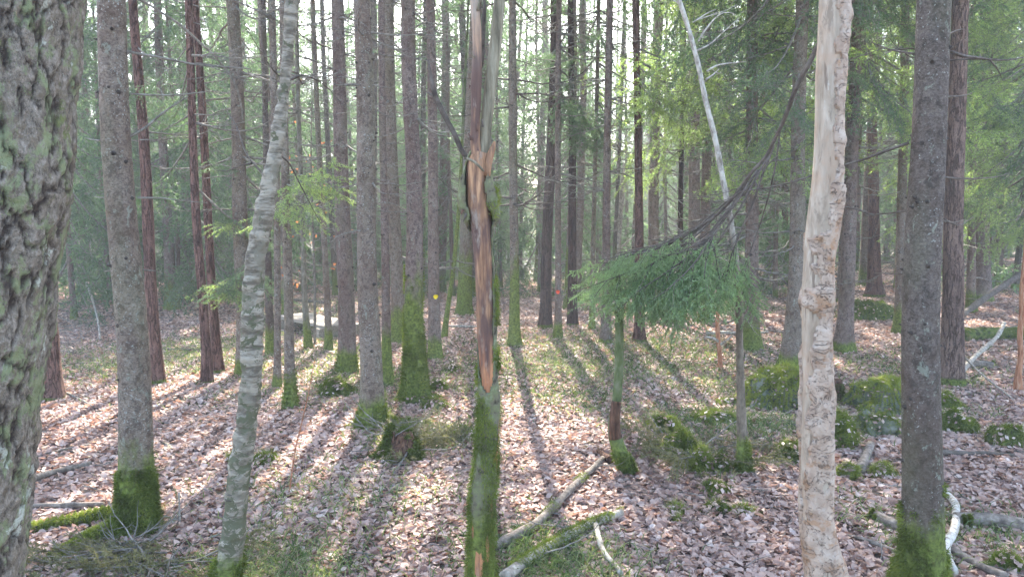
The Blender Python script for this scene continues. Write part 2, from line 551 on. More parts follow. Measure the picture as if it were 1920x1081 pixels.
def aspen():
    m, nt, b = new_mat("furrowed_lichen_bark")
    at = N(nt, 'ShaderNodeAttribute', attribute_type='GEOMETRY', attribute_name='furrow').outputs['Fac']
    f = noise(nt, coords(nt, (1, 1, .7)), 95, 4, .8)
    f2 = noise(nt, coords(nt, (1, 1, .6)), 40, 4, .75, .4)
    lg = noise(nt, coords(nt, (1, 1, .6)), 18, 5, .75, .3)
    l2 = noise(nt, coords(nt, (1, 1, .8)), 11, 5, .75, .5)
    col = mixc(nt, mapr(nt, f, .35, .65), (0.085, 0.07, 0.055), (0.29, 0.25, 0.205))
    col = mixc(nt, mapr(nt, f2, .50, .60, 0, .7), col, (0.15, 0.12, 0.085))
    col = mixc(nt, mapr(nt, lg, .52, .58, 0, .75), col, (0.20, 0.235, 0.12))
    col = mixc(nt, mapr(nt, l2, .60, .64, 0, .85), col, (0.40, 0.41, 0.345))
    col = mixc(nt, mapr(nt, l2, .40, .34, 0, .8), col, (0.13, 0.15, 0.05))
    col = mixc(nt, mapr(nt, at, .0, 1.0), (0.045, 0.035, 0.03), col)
    nt.links.new(col, b.inputs['Base Color']); setin(b, Roughness=.95)
    b.inputs['Specular IOR Level'].default_value = .1
    bump(nt, b, math_(nt, 'ADD', f, f2), 1.0, .008)
    return m
M_ASPEN = aspen()

def heart():
    m, nt, b = new_mat("exposed_heartwood")
    st = noise(nt, coords(nt, (1.2, 1.2, .1)), 55, 5, .65, .3)
    lg = noise(nt, coords(nt, (1, 1, .25)), 12, 4, .6)
    col = mixc(nt, mapr(nt, st, .32, .68), (0.10, 0.042, 0.025), (0.46, 0.26, 0.14))
    col = mixc(nt, mapr(nt, lg, .47, .57, 0, .85), col, (0.085, 0.048, 0.042))
    g5 = noise(nt, coords(nt, (1, 1, .3)), 20, 4, .7)
    col = mixc(nt, mapr(nt, g5, .56, .66, 0, .7), col, (0.30, 0.25, 0.20))
    z = N(nt, 'ShaderNodeSeparateXYZ')
    nt.links.new(N(nt, 'ShaderNodeTexCoord').outputs['Object'], z.inputs[0])
    col = mixc(nt, math_(nt, 'MULTIPLY', mapr(nt, z.outputs[2], 1.15, .95, 0, .6), mapr(nt, st, .35, .6)), col, (0.52, 0.20, 0.08))
    col = mixc(nt, mapr(nt, z.outputs[2], 2.15, 2.5, 0, .75), col, (0.37, 0.31, 0.25))
    nt.links.new(col, b.inputs['Base Color']); setin(b, Roughness=.7)
    b.inputs['Specular IOR Level'].default_value = .3
    bump(nt, b, st, .9, .006)
    return m
M_HEART = heart()
M_SNAGB = simple("lichened_snag_bark", [(0.04, 0.035, 0.022), (0.13, 0.115, 0.075), (0.14, 0.15, 0.07), (0.20, 0.21, 0.13)], ns=26, bmp=1, bd=.01, moss=True)
M_SNAGB2 = simple("weathered_prong_wood", [(0.09, 0.075, 0.05), (0.20, 0.17, 0.115), (0.30, 0.265, 0.19)], scale=(2, 2, .25), ns=22, bmp=.7)

def ground_mat():
    m, nt, b = new_mat("leaf_litter_ground")
    co = coords(nt, world_=True)
    wn_ = N(nt, 'ShaderNodeTexNoise'); setin(wn_, Scale=7, Detail=2)
    nt.links.new(co, wn_.inputs['Vector'])
    sc = N(nt, 'ShaderNodeVectorMath', operation='SCALE'); sc.inputs['Scale'].default_value = .12
    nt.links.new(wn_.outputs['Color'], sc.inputs[0])
    ad = N(nt, 'ShaderNodeVectorMath', operation='ADD')
    nt.links.new(co, ad.inputs[0]); nt.links.new(sc.outputs[0], ad.inputs[1])
    v = N(nt, 'ShaderNodeTexVoronoi'); v.inputs['Scale'].default_value = 15
    nt.links.new(ad.outputs[0], v.inputs['Vector'])
    sp = N(nt, 'ShaderNodeSeparateColor'); nt.links.new(v.outputs['Color'], sp.inputs[0])
    r = N(nt, 'ShaderNodeValToRGB')
    e = r.color_ramp.elements
    e[0].position = 0; e[0].color = (0.09, 0.05, 0.04, 1)
    e[1].position = 1; e[1].color = (0.42, 0.34, 0.29, 1)
    for p, c in ((.35, (0.19, 0.125, 0.10, 1)), (.7, (0.30, 0.22, 0.185, 1))):
        x = e.new(p); x.color = c
    nt.links.new(sp.outputs[0], r.inputs[0])
    gap = mapr(nt, v.outputs['Distance'], .35, .62, 1, .35)
    col = mixc(nt, gap, (0.055, 0.04, 0.03), r.outputs[0])
    g = noise(nt, co, .55, 4, .6)
    g2 = noise(nt, co, 14, 3, .7)
    gf = math_(nt, 'MULTIPLY', mapr(nt, g, .52, .66, 0, .6), mapr(nt, g2, .42, .58))
    gc = mixc(nt, mapr(nt, noise(nt, co, 40, 2), .35, .65), (0.05, 0.075, 0.022), (0.13, 0.16, 0.05))
    col = mixc(nt, gf, col, gc)
    nt.links.new(col, b.inputs['Base Color'])
    setin(b, Roughness=.9); b.inputs['Specular IOR Level'].default_value = .2
    bump(nt, b, math_(nt, 'ADD', sp.outputs[1], g2), .8, .03)
    return m
M_GROUND = ground_mat()

# ------------------------------------------------------------------ ground
def build_ground():
    n, m = 420, 460
    u = np.linspace(-1, 1, n); x = 90 * np.sinh(3.4 * u) / math.sinh(3.4)
    w = np.linspace(0, 1, m); y = -14 + 150 * (np.expm1(3.0 * w) / math.expm1(3.0))
    X, Y = np.meshgrid(x, y)
    Z = gh(X, Y)
    Z += 0.010 * fbm(xyz(X * 4, Y * 4, 2), 2) * sstep(120, 10, np.hypot(X, Y))
    V = np.stack([X, Y, Z], -1).reshape(-1, 3)
    i = np.arange(m - 1)[:, None] * n; j = np.arange(n - 1)[None]
    q = np.stack([i + j, i + j + 1, i + n + j + 1, i + n + j], -1).reshape(-1, 4)
    g = Geo(); g.add(V, q=q)
    o = link("ground", g.mesh("ground", [M_GROUND]))
    tag(o, "forest floor of brown fallen leaves between the trunks", "ground", kind="structure")
build_ground()

# ------------------------------------------------------------------ where the sun reaches in: crowns on these rays stay thin
SUN_PTS = [hit(px, py) for px, py in ((440, 695), (385, 740), (330, 790), (280, 825), (655, 790), (868, 745), (1195, 740), (1215, 820), (1640, 685), (1340, 975), (1420, 665))] + \
    [atY(px, py, Y) for px, py, Y in ((1280, 200, 9), (1220, 300, 10), (1420, 60, 8.5), (1500, 60, 8), (1640, 120, 8.5), (1840, 150, 11), (1880, 300, 12), (1330, 150, 9.5), (1245, 340, 9.5), (1800, 60, 10), (1900, 60, 7), (1260, 90, 9.5), (590, 330, 6.5), (1150, 520, 4.3))]
def in_sun(x, y, z0, z1, r):
    k = math.tan(SUN_EL)
    for p in SUN_PTS:
        dx = x - p[0]; dy = y - p[1]
        al = dx * math.sin(SUN_AZ) + dy * math.cos(SUN_AZ)
        if al < .6: continue
        ac = abs(dx * math.cos(SUN_AZ) - dy * math.sin(SUN_AZ))
        h = p[2] + al * k
        if ac < r and z0 - .5 < h < z1: return True
    return False

# ------------------------------------------------------------------ foliage
def unit(v): return v / (np.linalg.norm(v, axis=-1, keepdims=True) + 1e-9)

def needles(g, A, B, per_m, ln, wd, rng, mat=1, fwd=.7, bright=.5, spread=.35):
    """A,B (n,3) twig segment ends"""
    L = np.linalg.norm(B - A, axis=1)
    cnt = np.maximum(1, (L * per_m + rng.random(len(L))).astype(int))
    idx = np.repeat(np.arange(len(L)), cnt)
    t = rng.random(len(idx))[:, None]
    P = A[idx] * (1 - t) + B[idx] * t
    D = unit(B - A)[idx]
    R = rng.normal(size=(len(idx), 3)); R[:, 2] *= .6
    R = unit(R - D * (R * D).sum(1)[:, None])
    nd = unit(D * fwd + R)
    sd = unit(np.cross(nd, rng.normal(size=(len(idx), 3))))
    l = (ln * (.7 + .6 * rng.random(len(idx))))[:, None]
    T = np.stack([P - sd * wd / 2, P + sd * wd / 2, P + nd * l], 1)
    base = bright + spread * (rng.random(len(L))[idx] - .5) + .25 * (rng.random(len(idx)) - .5)
    g.tris(T, mat=mat, tint=np.clip(base, 0, 1))

def twig_wood(g, A, B, r0, mat=0):
    """3-sided thin prisms for many segments at once"""
    D = unit(B - A)
    U = unit(np.cross(D, np.array([0.13, 0.21, 0.97])))
    W = np.cross(D, U)
    r = np.broadcast_to(r0, (len(A),))[:, None]
    ring = []
    for k in range(3):
        a = 2 * math.pi * k / 3
        ring.append((math.cos(a) * U + math.sin(a) * W) * r)
    V = np.stack([A + ring[0], A + ring[1], A + ring[2], B + ring[0] * .6, B + ring[1] * .6, B + ring[2] * .6], 1)
    n = len(A)
    o = np.arange(n)[:, None, None] * 6
    q = (o + np.array([[0, 1, 4, 3], [1, 2, 5, 4], [2, 0, 3, 5]])[None]).reshape(-1, 4)
    g.add(V.reshape(-1, 3), q=q, mat=mat)

def spray(L, rng, sec_gap=.06, per_m=120, ln=.022, wd=.004, hang=.5, bare=.25, droop=.25, bright=.5, width=.38, tert=True):
    """one spruce branch along +X, tip turned up, side twigs hanging"""
    g = Geo()
    n = max(6, int(L / .12))
    t = np.linspace(0, 1, n)
    ax = np.stack([t * L, .06 * L * np.sin(t * 3 + rng.random() * 6) * t, -droop * L * np.sin(t * 2.2) * .8 + .12 * L * t ** 3], 1)
    tube(g, ax, np.interp(t, [0, 1], [.009 * L + .002, .0015]), 4, mat=0, cap=False)
    segA, segB = [], []
    k = int(L * (1 - bare) / sec_gap)
    tt = bare + (1 - bare) * (np.arange(k) + rng.random(k) * .8) / k
    def at(u): return np.stack([np.interp(u, t, ax[:, c]) for c in range(3)], -1)
    P0 = at(tt)
    side = np.where(np.arange(k) % 2 == 0, 1.0, -1.0)
    sl = width * L * (np.sin(np.clip((tt - bare) / (1 - bare), 0, 1) * 2.6 + .35)) * (.6 + .6 * rng.random(k)) + .05
    ang = rng.uniform(.6, 1.15, k)
    d0 = np.stack([np.cos(ang), side * np.sin(ang), -hang * rng.uniform(.2, 1.0, k)], 1)
    d0 = unit(d0)
    ns = 4
    for i in range(k):
        pts = [P0[i]]
        d = d0[i].copy()
        for s in range(ns):
            d = unit(d + np.array([.05, 0, -hang * .22 * rng.random()]) + rng.normal(size=3) * .06)
            pts.append(pts[-1] + d * sl[i] / ns)
        pts = np.array(pts)
        segA.append(pts[:-1]); segB.append(pts[1:])
        if tert:
            m = int(sl[i] / .06)
            for s in range(m):
                u = (s + .5 + .4 * rng.random()) / m * ns * .92
                a = int(min(ns - 1, u)); p = pts[a] + (pts[a + 1] - pts[a]) * (u - a)
                dd = pts[a + 1] - pts[a]
                dd = unit(unit(dd) * .8 + unit(np.cross(dd, [0, 0, 1.0])) * (1 if s % 2 else -1) * .8 + np.array([0, 0, -hang * .5 * rng.random()]))
                l = sl[i] * .38 * (1 - u / ns * .6) * rng.uniform(.5, 1.1)
                segA.append(p[None]); segB.append((p + dd * l)[None])
    segA = np.concatenate(segA + [ax[int(n * bare):-1]]); segB = np.concatenate(segB + [ax[int(n * bare) + 1:]])
    twig_wood(g, segA, segB, .0018 if ln < .03 else .0028)
    needles(g, segA, segB, per_m, ln, wd, rng, bright=bright)
    return g

rg = np.random.default_rng(3)
SPR_MID = [spray(1.5, rg, .075, 120, .035, .0085, hang=h, droop=dr) for h, dr in ((.5, .2), (.9, .3), (1.3, .35), (.8, .15), (1.1, .4))]
SPR_FAR = [spray(1.5, rg, .15, 42, .085, .022, hang=h, droop=dr, tert=True) for h, dr in ((.6, .2), (1.0, .3), (1.3, .35))]
SPR_ME = [g.mesh("leafy_branch", [M_TWIG, M_NEEDLIT]) for g in SPR_MID]
SPR_MEG = [g.mesh("leafy_branch", [M_TWIG, M_NEED]) for g in SPR_MID]
DEAD = []
def dead_branch(L, rng, sides=4, r=.010, seg=5, droop=.12, up=.2):
    g = Geo()
    n = 14
    t = np.linspace(0, 1, n)
    w1, w2 = rng.normal(size=2)
    ax = np.stack([t * L, .07 * L * w1 * np.sin(t * 3.1), -droop * L * np.sin(t * 2.6) + up * L * t ** 2.2 + .03 * L * w2 * np.sin(t * 6)], 1)
    ax[:, 1:] += np.cumsum(rng.normal(size=(n, 2)) * .006 * L, axis=0)
    tube(g, ax, np.interp(t, [0, .1, 1], [r * 1.5, r, r * .22]), seg, mat=0, cap=True)
    for s in range(sides):
        u = rng.uniform(.25, .95)
        p = np.array([np.interp(u, t, ax[:, c]) for c in range(3)])
        l = L * rng.uniform(.12, .4) * (1.15 - u)
        sd = rng.choice([-1, 1])
        a = rng.uniform(.5, 1.1)
        d = np.array([math.cos(a), sd * math.sin(a), rng.uniform(-.3, .35)])
        q = np.linspace(0, 1, 6)[:, None]
        pts = p + d * l * q + np.array([0, 0, 1]) * (q ** 2) * l * rng.uniform(-.25, .3) + rng.normal(size=(6, 3)) * .012 * l
        tube(g, pts, np.linspace(r * .45, r * .12, 6), 4, mat=0, cap=False)
    return g
for k in range(9):
    DEAD.append(dead_branch(1.0, rg, sides=int(rg.integers(2, 8)), r=.0105, droop=rg.uniform(.02, .22), up=rg.uniform(.05, .3)))
DEAD_ME = [g.mesh("branch", [M_TWIG]) for g in DEAD]
DEADD_ME = [g.mesh("branch", [M_DTWIG]) for g in DEAD]

def rotM(az, el, sc=1.0, roll=0.0):
    ca, sa = math.cos(az), math.sin(az); ce, se = math.cos(el), math.sin(el); cr, sr = math.cos(roll), math.sin(roll)
    Rz = np.array([[ca, -sa, 0], [sa, ca, 0], [0, 0, 1]])
    Ry = np.array([[ce, 0, -se], [0, 1, 0], [se, 0, ce]])
    Rx = np.array([[1, 0, 0], [0, cr, -sr], [0, sr, cr]])
    return Rz @ Ry @ Rx * sc

def crown_mesh(name, rng, lod, H=11.0, rad=1.6, whorl=.42, per=4.6, dead_below=0.0, mat=None, r_pow=.8, dead_n=0, keep=1.0):
    g = Geo()
    lib = SPR_MID if lod == 0 else SPR_FAR
    z = 0.0
    while z < H - .3:
        f = z / H
        cnt = int(per + rng.random() * 1.5)
        a0 = rng.random() * 7
        for k in range(cnt):
            if rng.random() > keep: continue
            L = rad * (1 - f) ** r_pow * rng.uniform(.7, 1.12) + .2
            br = lib[rng.integers(len(lib))]
            el = -.35 + .75 * f + rng.normal() * .1
            g.merge(br, rotM(a0 + k * 2 * math.pi / cnt + rng.normal() * .2, el, L / 1.5), np.array([0, 0, z + rng.normal() * .06]))
        z += whorl * rng.uniform(.8, 1.2)
    for k in range(dead_n):
        # bare limbs below the live crown
        zz = -rng.uniform(.1, dead_below)
        L = rng.uniform(.5, 1.3)
        g.merge(DEAD[rng.integers(len(DEAD))], rotM(rng.random() * 6.3, rng.normal() * .12, L), np.array([0, 0, zz]))
    return g.mesh(name, [M_TWIG, mat or M_NEED])

CR_MID = [crown_mesh("crown", rg, 0, H=9, rad=r, mat=m, keep=.92) for r, m in ((1.7, M_NEED), (1.9, M_NEEDB), (1.5, M_NEED))]
CR_FAR = [crown_mesh("crown", rg, 1, H=8.5, rad=r - .1, mat=m, keep=.95, dead_below=4.5, dead_n=46) for r, m in ((1.7, M_NEED), (1.9, M_NEEDB), (1.5, M_NEED), (1.6, M_NEEDB))]
CR_LOW = [crown_mesh("crown", rg, 1, H=8, rad=r, mat=m, keep=.8) for r, m in ((1.9, M_NEEDB), (1.6, M_NEED))]
CR_THIN = crown_mesh("thin_crown", rg, 1, H=7, rad=.7, mat=M_NEED, keep=.35, dead_below=4, dead_n=40)
CR_BARE = [crown_mesh("bare_limbs", rg, 1, H=4, rad=.6, mat=M_NEED, keep=.3, dead_below=8.5, dead_n=90) for _ in range(2)]
CR_YNG = [crown_mesh("crown", rg, 1, H=8.5, rad=r, whorl=.36, mat=m, keep=.9, r_pow=.7) for r, m in ((1.5, M_NEEDB), (1.3, M_NEED), (1.6, M_NEED))]
CR_PINE = [crown_mesh("crown", rg, 1, H=6, rad=1.9, whorl=.5, mat=M_NEED, r_pow=.35, keep=.6, dead_below=4, dead_n=8) for _ in range(2)]

# ------------------------------------------------------------------ trunks
def bark_rfun(rough, flare, seed, fs=(14, 14, 5), nbulge=.05, lobes=5, z0=0.0):
    def f(D, P, R, rr):
        pts = P[:, None] + D * R[:, None, None]
        s = seed * 13.7
        n1 = fbm(pts * np.array([5, 5, 1.8]) + s, 2) * nbulge
        rr = rr * (1 + n1)
        if rough: rr = rr + rough * fbm(pts * np.array(fs) * 1.0 + s, 3)
        if flare:
            z = P[:, 2] - z0
            th = np.arctan2(D[..., 1], D[..., 0])
            lob = .45 + .55 * np.maximum(0, np.sin(th * lobes + s + 1.3 * np.sin(th + s))) ** 1.2
            rr = rr + flare * R[:, None] * lob * np.exp(-np.maximum(z, 0) / .16)[:, None]
        return np.maximum(rr, 1e-3)
    return f

def world_path(ctrl, Y):
    P, R = [], []
    for px, py, w in ctrl:
        p = atY(px, py, Y)
        P.append(p); R.append(w / 2 / F * depth(p))
    return np.array(P), np.array(R)

def fuzz(g, C, Nn, n, ln, wd, rng, down=.2, mat=0, b=.5, pts_mask=None):
    if not len(C): C = np.zeros((1, 3)); Nn = np.array([[0, 0, 1.0]]); n = 3
    idx = rng.integers(len(C), size=n)
    P = C[idx] + rng.normal(size=(n, 3)) * .006
    d = unit(Nn[idx] + rng.normal(size=(n, 3)) * .55 + np.array([0, 0, -down]))
    s = unit(np.cross(d, rng.normal(size=(n, 3))))
    l = (ln * (.5 + rng.random(n)))[:, None]
    T = np.stack([P - s * wd / 2, P + s * wd / 2, P + d * l], 1)
    tt = np.clip(b + .5 * fbm(P * 12, 2) + .3 * (rng.random(n) - .5), 0, 1)
    g.tris(T, mat=mat, tint=tt)

def stand(name, ctrl, mat, label, cat="tree", H=16.0, moss=0.25, seg=16, step=.08, rough=.0, flare=.5, crown=None, crown_z=7.0, crown_s=(1, 1),
          group=None, stubs=0, dead=0, dead_len=(.3, 1.0), dead_z=(1.0, 6.0), Y=None, fz=0, mossfn=None, smat=None, fs=(14, 14, 5), lobes=5, broken=False, tipr=.012, nb=.05):
    """a standing tree whose trunk follows ctrl (px,py,width) points, base first, at the distance of its foot"""
    if Y is None:
        base = hit(ctrl[0][0], ctrl[0][1]); Y = base[1]
    P, R = world_path(ctrl, Y)
    if not broken: R = R * .92
    base = P[0].copy(); base[2] = gh(base[0], base[1])
    P = P - base
    P[0][2] = -.06
    if not broken and len(P) > 3:
        sd = len(bpy.data.objects)
        for k in range(1, len(P)): P[k, 0] += R[k] * .25 * math.sin(sd * 1.7 + k * 1.9)
    if not broken:
        d = unit(P[-1] - P[-2]); d = unit(d * .6 + np.array([0, 0, .4]) + 0)
        z = P[-1][2]
        rem = max(1.0, H - z)
        P = np.vstack([P, P[-1] + d / d[2] * rem * .5, P[-1] + d / d[2] * rem])
        R = np.concatenate([R, [R[-1] * .6, tipr]])
    Q, r = smooth_path(P, R, step)
    # fine rings where the photograph sees them, coarse higher up
    top_seen = 1.6 + .34 * Y + .6
    if not broken:
        zs = Q[:, 2]
        keep = (zs < top_seen) | (np.arange(len(zs)) % 8 == 0)
        keep[-1] = True
        Q, r = Q[keep], r[keep]
    root = thing(name, label, cat, base, group)
    g = Geo()
    V, D, q = tube(g, Q, r, seg, bark_rfun(rough, flare * 1.35, len(bpy.data.objects), fs, nb, lobes), cap=True)
    rng = np.random.default_rng(len(bpy.data.objects))
    for k in range(stubs):      # knots and branch scars in loose whorls
        wz = round(rng.uniform(.3, min(top_seen, Q[-1][2])) / .28) * .28 + rng.normal() * .03
        i = int(np.clip(np.searchsorted(Q[:, 2], wz), 1, len(Q) - 2))
        a = rng.random() * 6.28
        dd = np.array([math.cos(a), math.sin(a), .15])
        p = Q[i] + dd * r[i] * .95
        l = rng.uniform(.008, .028)
        rr = r[i] * rng.uniform(.09, .17)
        tube(g, np.array([p - dd * .012, p, p + dd * l * .6, p + dd * l]), [rr * 1.7, rr * 1.3, rr * .6, rr * .3], 6, mat=1)
    me = g.mesh(name + "_trunk", [mat, M_KNOT])
    tr = link("trunk", me, root)
    tr['moss_h'] = float(moss)
    if dead:
        lib = DEADD_ME if smat == 'dark' else DEAD_ME
        nd = 0
        while nd < dead:
            wz = rng.uniform(*dead_z)
            for _ in range(int(rng.integers(1, 4))):
                i = int(np.clip(np.searchsorted(Q[:, 2], wz), 1, len(Q) - 2))
                a = rng.choice([0, math.pi]) + rng.normal() * .8
                L = rng.uniform(*dead_len)
                o = link("branch", lib[rng.integers(len(lib))], root,
                         Q[i] + np.array([math.cos(a), math.sin(a), 0]) * r[i] * .8,
                         (rng.normal() * .6, rng.normal() * .12 + .05, a), (L,) * 3)
                nd += 1
    if fz:
        zf = Q[:, 2]
        vv = V.reshape(-1, 3); dn = D.reshape(-1, 3)
        m = mossfn(vv) if mossfn else (vv[:, 2] + 1.7 * moss * fbm(vv * np.array([20, 20, 8]), 3) < moss * .65)
        if m.sum() > 10:
            gg = Geo(); fuzz(gg, vv[m], dn[m], fz, .016, .0045, rng, b=.45)
            link("moss", gg.mesh("moss", [M_MOSS]), root)
    if crown is not None and crown.name.startswith('crown') and in_sun(base[0] + 0.0, base[1], crown_z, crown_z + 8.5 * crown_s[1], .6 * crown_s[0]): crown = CR_THIN
    if crown is not None:
        i = int(np.clip(np.searchsorted(Q[:, 2], crown_z), 1, len(Q) - 2))
        o = link("crown", crown, root, (Q[i][0], Q[i][1], crown_z), (0, 0, rng.random() * 6), (crown_s[0], crown_s[0], crown_s[1]))
    return root, Q, r, Y

def px_branch(root, pts, Y0, Y1, w0, w1, name="branch", mat=None, seg=6, step=.04, wob=.01, sides=0, rng=None):
    """a branch through pixel points, running from depth Y0 to Y1; child of root"""
    n = len(pts)
    P = np.array([atY(p[0], p[1], Y0 + (Y1 - Y0) * k / (n - 1)) for k, p in enumerate(pts)])
    R = np.array([(w0 + (w1 - w0) * k / (n - 1)) / 2 / F * depth(P[k]) for k in range(n)])
    Q, r = smooth_path(P, R, step, 2)
    Q = Q + wob * fbm(Q[:, None, :] * 9, 2) if False else Q + wob * np.stack([vnoise(Q * 7), vnoise(Q * 7 + 50), vnoise(Q * 7 + 90)], 1)
    g = Geo()
    off = np.array(root.location) if root is not None else np.zeros(3)
    tube(g, Q - off, r, seg, bark_rfun(0, 0, 3, nbulge=.2))
    rng = rng or np.random.default_rng(n * 31 + int(pts[0][0]))
    for s in range(sides):
        i = int(rng.integers(len(Q) // 5, len(Q) - 1))
        L = rng.uniform(.1, .4)
        g2 = DEAD[rng.integers(len(DEAD))]
        a = rng.random() * 6.3
        V, q, t = g2.arrays()
        gg = Geo(); gg.add(V @ rotM(a, rng.uniform(-.6, .6), L).T + (Q[i] - off), q=q[0])
        g.merge(gg)
    return link(name, g.mesh(name, [mat or M_TWIG]), root), Q, r

def leafy(root, Q, r, ts, Ls, rng, lib, name="leafy_branch", el=(-.3, .1), mats=None, azfun=None):
    pass

def live_branch(root, px0, py0, Y0, px1, py1, Y1, seed=1, hang=.8, per_m=300, ln=.018, wd=.0035, bright=.55, mat=None, width=.38, name="leafy_branch", bare=.15, gap=.035, droop=.12):
    a = atY(px0, py0, Y0); b = atY(px1, py1, Y1)
    v = b - a; L = float(np.linalg.norm(v))
    g = spray(L, np.random.default_rng(seed), gap, per_m, ln, wd, hang=hang, bare=bare, droop=droop, bright=bright, width=width)
    az = math.atan2(v[1], v[0]); el = math.asin(v[2] / L)
    me = g.mesh(name, [M_TWIG, mat or M_NEED])
    return link(name, me, root, a - np.array(root.location), (0, -el, az))

print("libs done")
# ================================================================== THE TREES THE PHOTOGRAPH SHOWS
R_ = np.random.default_rng(5)

# ---- huge furrowed trunk at the left edge
def big_left():
    Y = 1.25
    ctrl = [(-260, 2020, 380), (-165, 1300, 330), (-135, 1081, 300), (-112, 850, 300), (-91, 700, 305), (-68, 540, 306), (-40, 350, 304), (-14, 0, 302), (6, -400, 290)]
    P, R = world_path(ctrl, Y)
    base = P[0].copy(); base[2] = gh(base[0], base[1]); P = P - base; P[0][2] = -.05
    P = np.vstack([P, P[-1] + np.array([.3, .2, 9.0]), P[-1] + np.array([.5, .4, 17])]); R = np.append(R, [.10, .02])
    root = thing("aspen", "massive furrowed trunk filling the left edge, grey brown bark crusted with lichen", "tree", base)
    Q, r = smooth_path(P[:9], R[:9], .006, 2)
    seg = 260
    T, A, B = frames(Q)
    th = np.linspace(0, 2 * math.pi, seg, endpoint=False)
    D = np.cos(th)[None, :, None] * A[:, None] + np.sin(th)[None, :, None] * B[:, None]
    pts = Q[:, None] + D * r[:, None, None]
    wpt = pts + .035 * np.stack([vnoise(pts * 9), vnoise(pts * 9 + 31), np.zeros(pts.shape[:2])], -1)
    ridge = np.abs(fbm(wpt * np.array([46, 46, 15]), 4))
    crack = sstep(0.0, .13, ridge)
    a_ = fbm(wpt * np.array([44, 44, 20]) + 5, 4) * 6
    fr = a_ - np.floor(a_)
    plates = (np.floor(a_) + sstep(0, .3, fr)) / 4
    disp = -.006 * (1 - crack) + .006 * plates + .010 * fbm(pts * 6, 2) + .003 * fbm(pts * 110, 3)
    V = Q[:, None] + D * (r[:, None] + disp)[..., None]
    n = len(Q)
    i = np.arange(n - 1)[:, None] * seg; j = np.arange(seg)[None]; k = (j + 1) % seg
    q = np.stack([i + j, i + k, i + seg + k, i + seg + j], -1).reshape(-1, 4)
    g = Geo(); g.add(V.reshape(-1, 3), q=q)
    Q2, r2 = smooth_path(P[8:], np.append(R[8:9] * .985, R[9:]), .4, 0)
    Q2[0] -= np.array([0, 0, .05])
    tube(g, Q2, r2, 20, tint=.8)
    me = g.mesh("aspen_trunk", [M_ASPEN])
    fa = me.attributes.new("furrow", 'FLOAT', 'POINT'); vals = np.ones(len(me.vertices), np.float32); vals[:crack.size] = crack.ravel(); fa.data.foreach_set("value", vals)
    link("trunk", me, root)
    link("crown", CR_PINE[0], root, P[-2] + np.array([0, 0, -.5]), (0, 0, 1), (1.2, 1.2, 1.2))
big_left()

# ---- near left spruce with mossy foot
t, Q, r, Y = stand("spruce_tree", [(258, 992, 68), (256, 900, 63), (250, 715, 61), (243, 540, 58), (220, 270, 56), (205, 0, 53)], M_SPR2,
    "thick straight spruce trunk with mossy foot and bare scar, near left beside the edge trunk", moss=.40, seg=56, step=.02, rough=.0025, flare=.55,
    crown=CR_MID[0], crown_z=7.5, stubs=46, fz=26000, fs=(40, 40, 40), H=17, lobes=3,
    mossfn=lambda v: (v[:, 2] < .34 + .20 * fbm(v * np.array([22, 22, 9]), 3)) & (fbm(v * 26, 2) > -.32) & ~((np.abs(v[:, 0] - .0) < .045) & (np.abs(v[:, 2] - .265 + .02 * vnoise(v * 20)) < .03) & (v[:, 1] < 0)))
S1 = t
for pts, w in (([(228, 85), (236, 50), (238, 15)], 5), ([(215, 178), (200, 162), (188, 150)], 4), ([(205, 265), (180, 262), (160, 258)], 4),
               ([(228, 262), (270, 245), (310, 205), (352, 180)], 6), ([(258, 370), (310, 370), (388, 380)], 4), ([(240, 97), (300, 108), (370, 122), (470, 130)], 6),
               ([(245, 176), (300, 180), (360, 176), (415, 170)], 4), ([(208, 371), (192, 370), (176, 368)], 4), ([(218, 507), (205, 508), (195, 509)], 4),
               ([(248, 503), (270, 507), (298, 507)], 5), ([(262, 262), (290, 262), (300, 260)], 3)):
    px_branch(t, pts, Y, Y + .1, w, w * .35, wob=.006, sides=1 if len(pts) > 3 else 0)
# mossy roots
def root_arm(root, pts, w, name="root", mat=None, fz=4000, moss=.6):
    P, R = [], []
    for k, (px, py) in enumerate(pts):
        p = hit(px, py); rr = (w[0] + (w[1] - w[0]) * k / (len(pts) - 1)) / 2 / F * depth(p)
        p[2] += rr * .35; P.append(p); R.append(rr)
    Q, r = smooth_path(P, R, .03, 2)
    g = Geo(); off = np.array(root.location)
    V, D, q = tube(g, Q - off, r, 14, bark_rfun(.006, 0, len(pts), nbulge=.3))
    o = link(name, g.mesh(name, [mat or M_MOSSD]), root)
    vv = V.reshape(-1, 3); dn = D.reshape(-1, 3); m = dn[:, 2] > -.3
    gg = Geo(); fuzz(gg, vv[m], dn[m], fz, .016, .0045, R_, b=moss)
    link("moss", gg.mesh("moss", [M_MOSS]), o)
root_arm(S1, [(235, 975), (190, 972), (130, 985), (75, 992), (35, 1000)], (34, 14), fz=9000, moss=.75)
root_arm(S1, [(240, 990), (205, 1003), (160, 1022), (125, 1040), (100, 1052)], (36, 20), fz=9000, moss=.65)

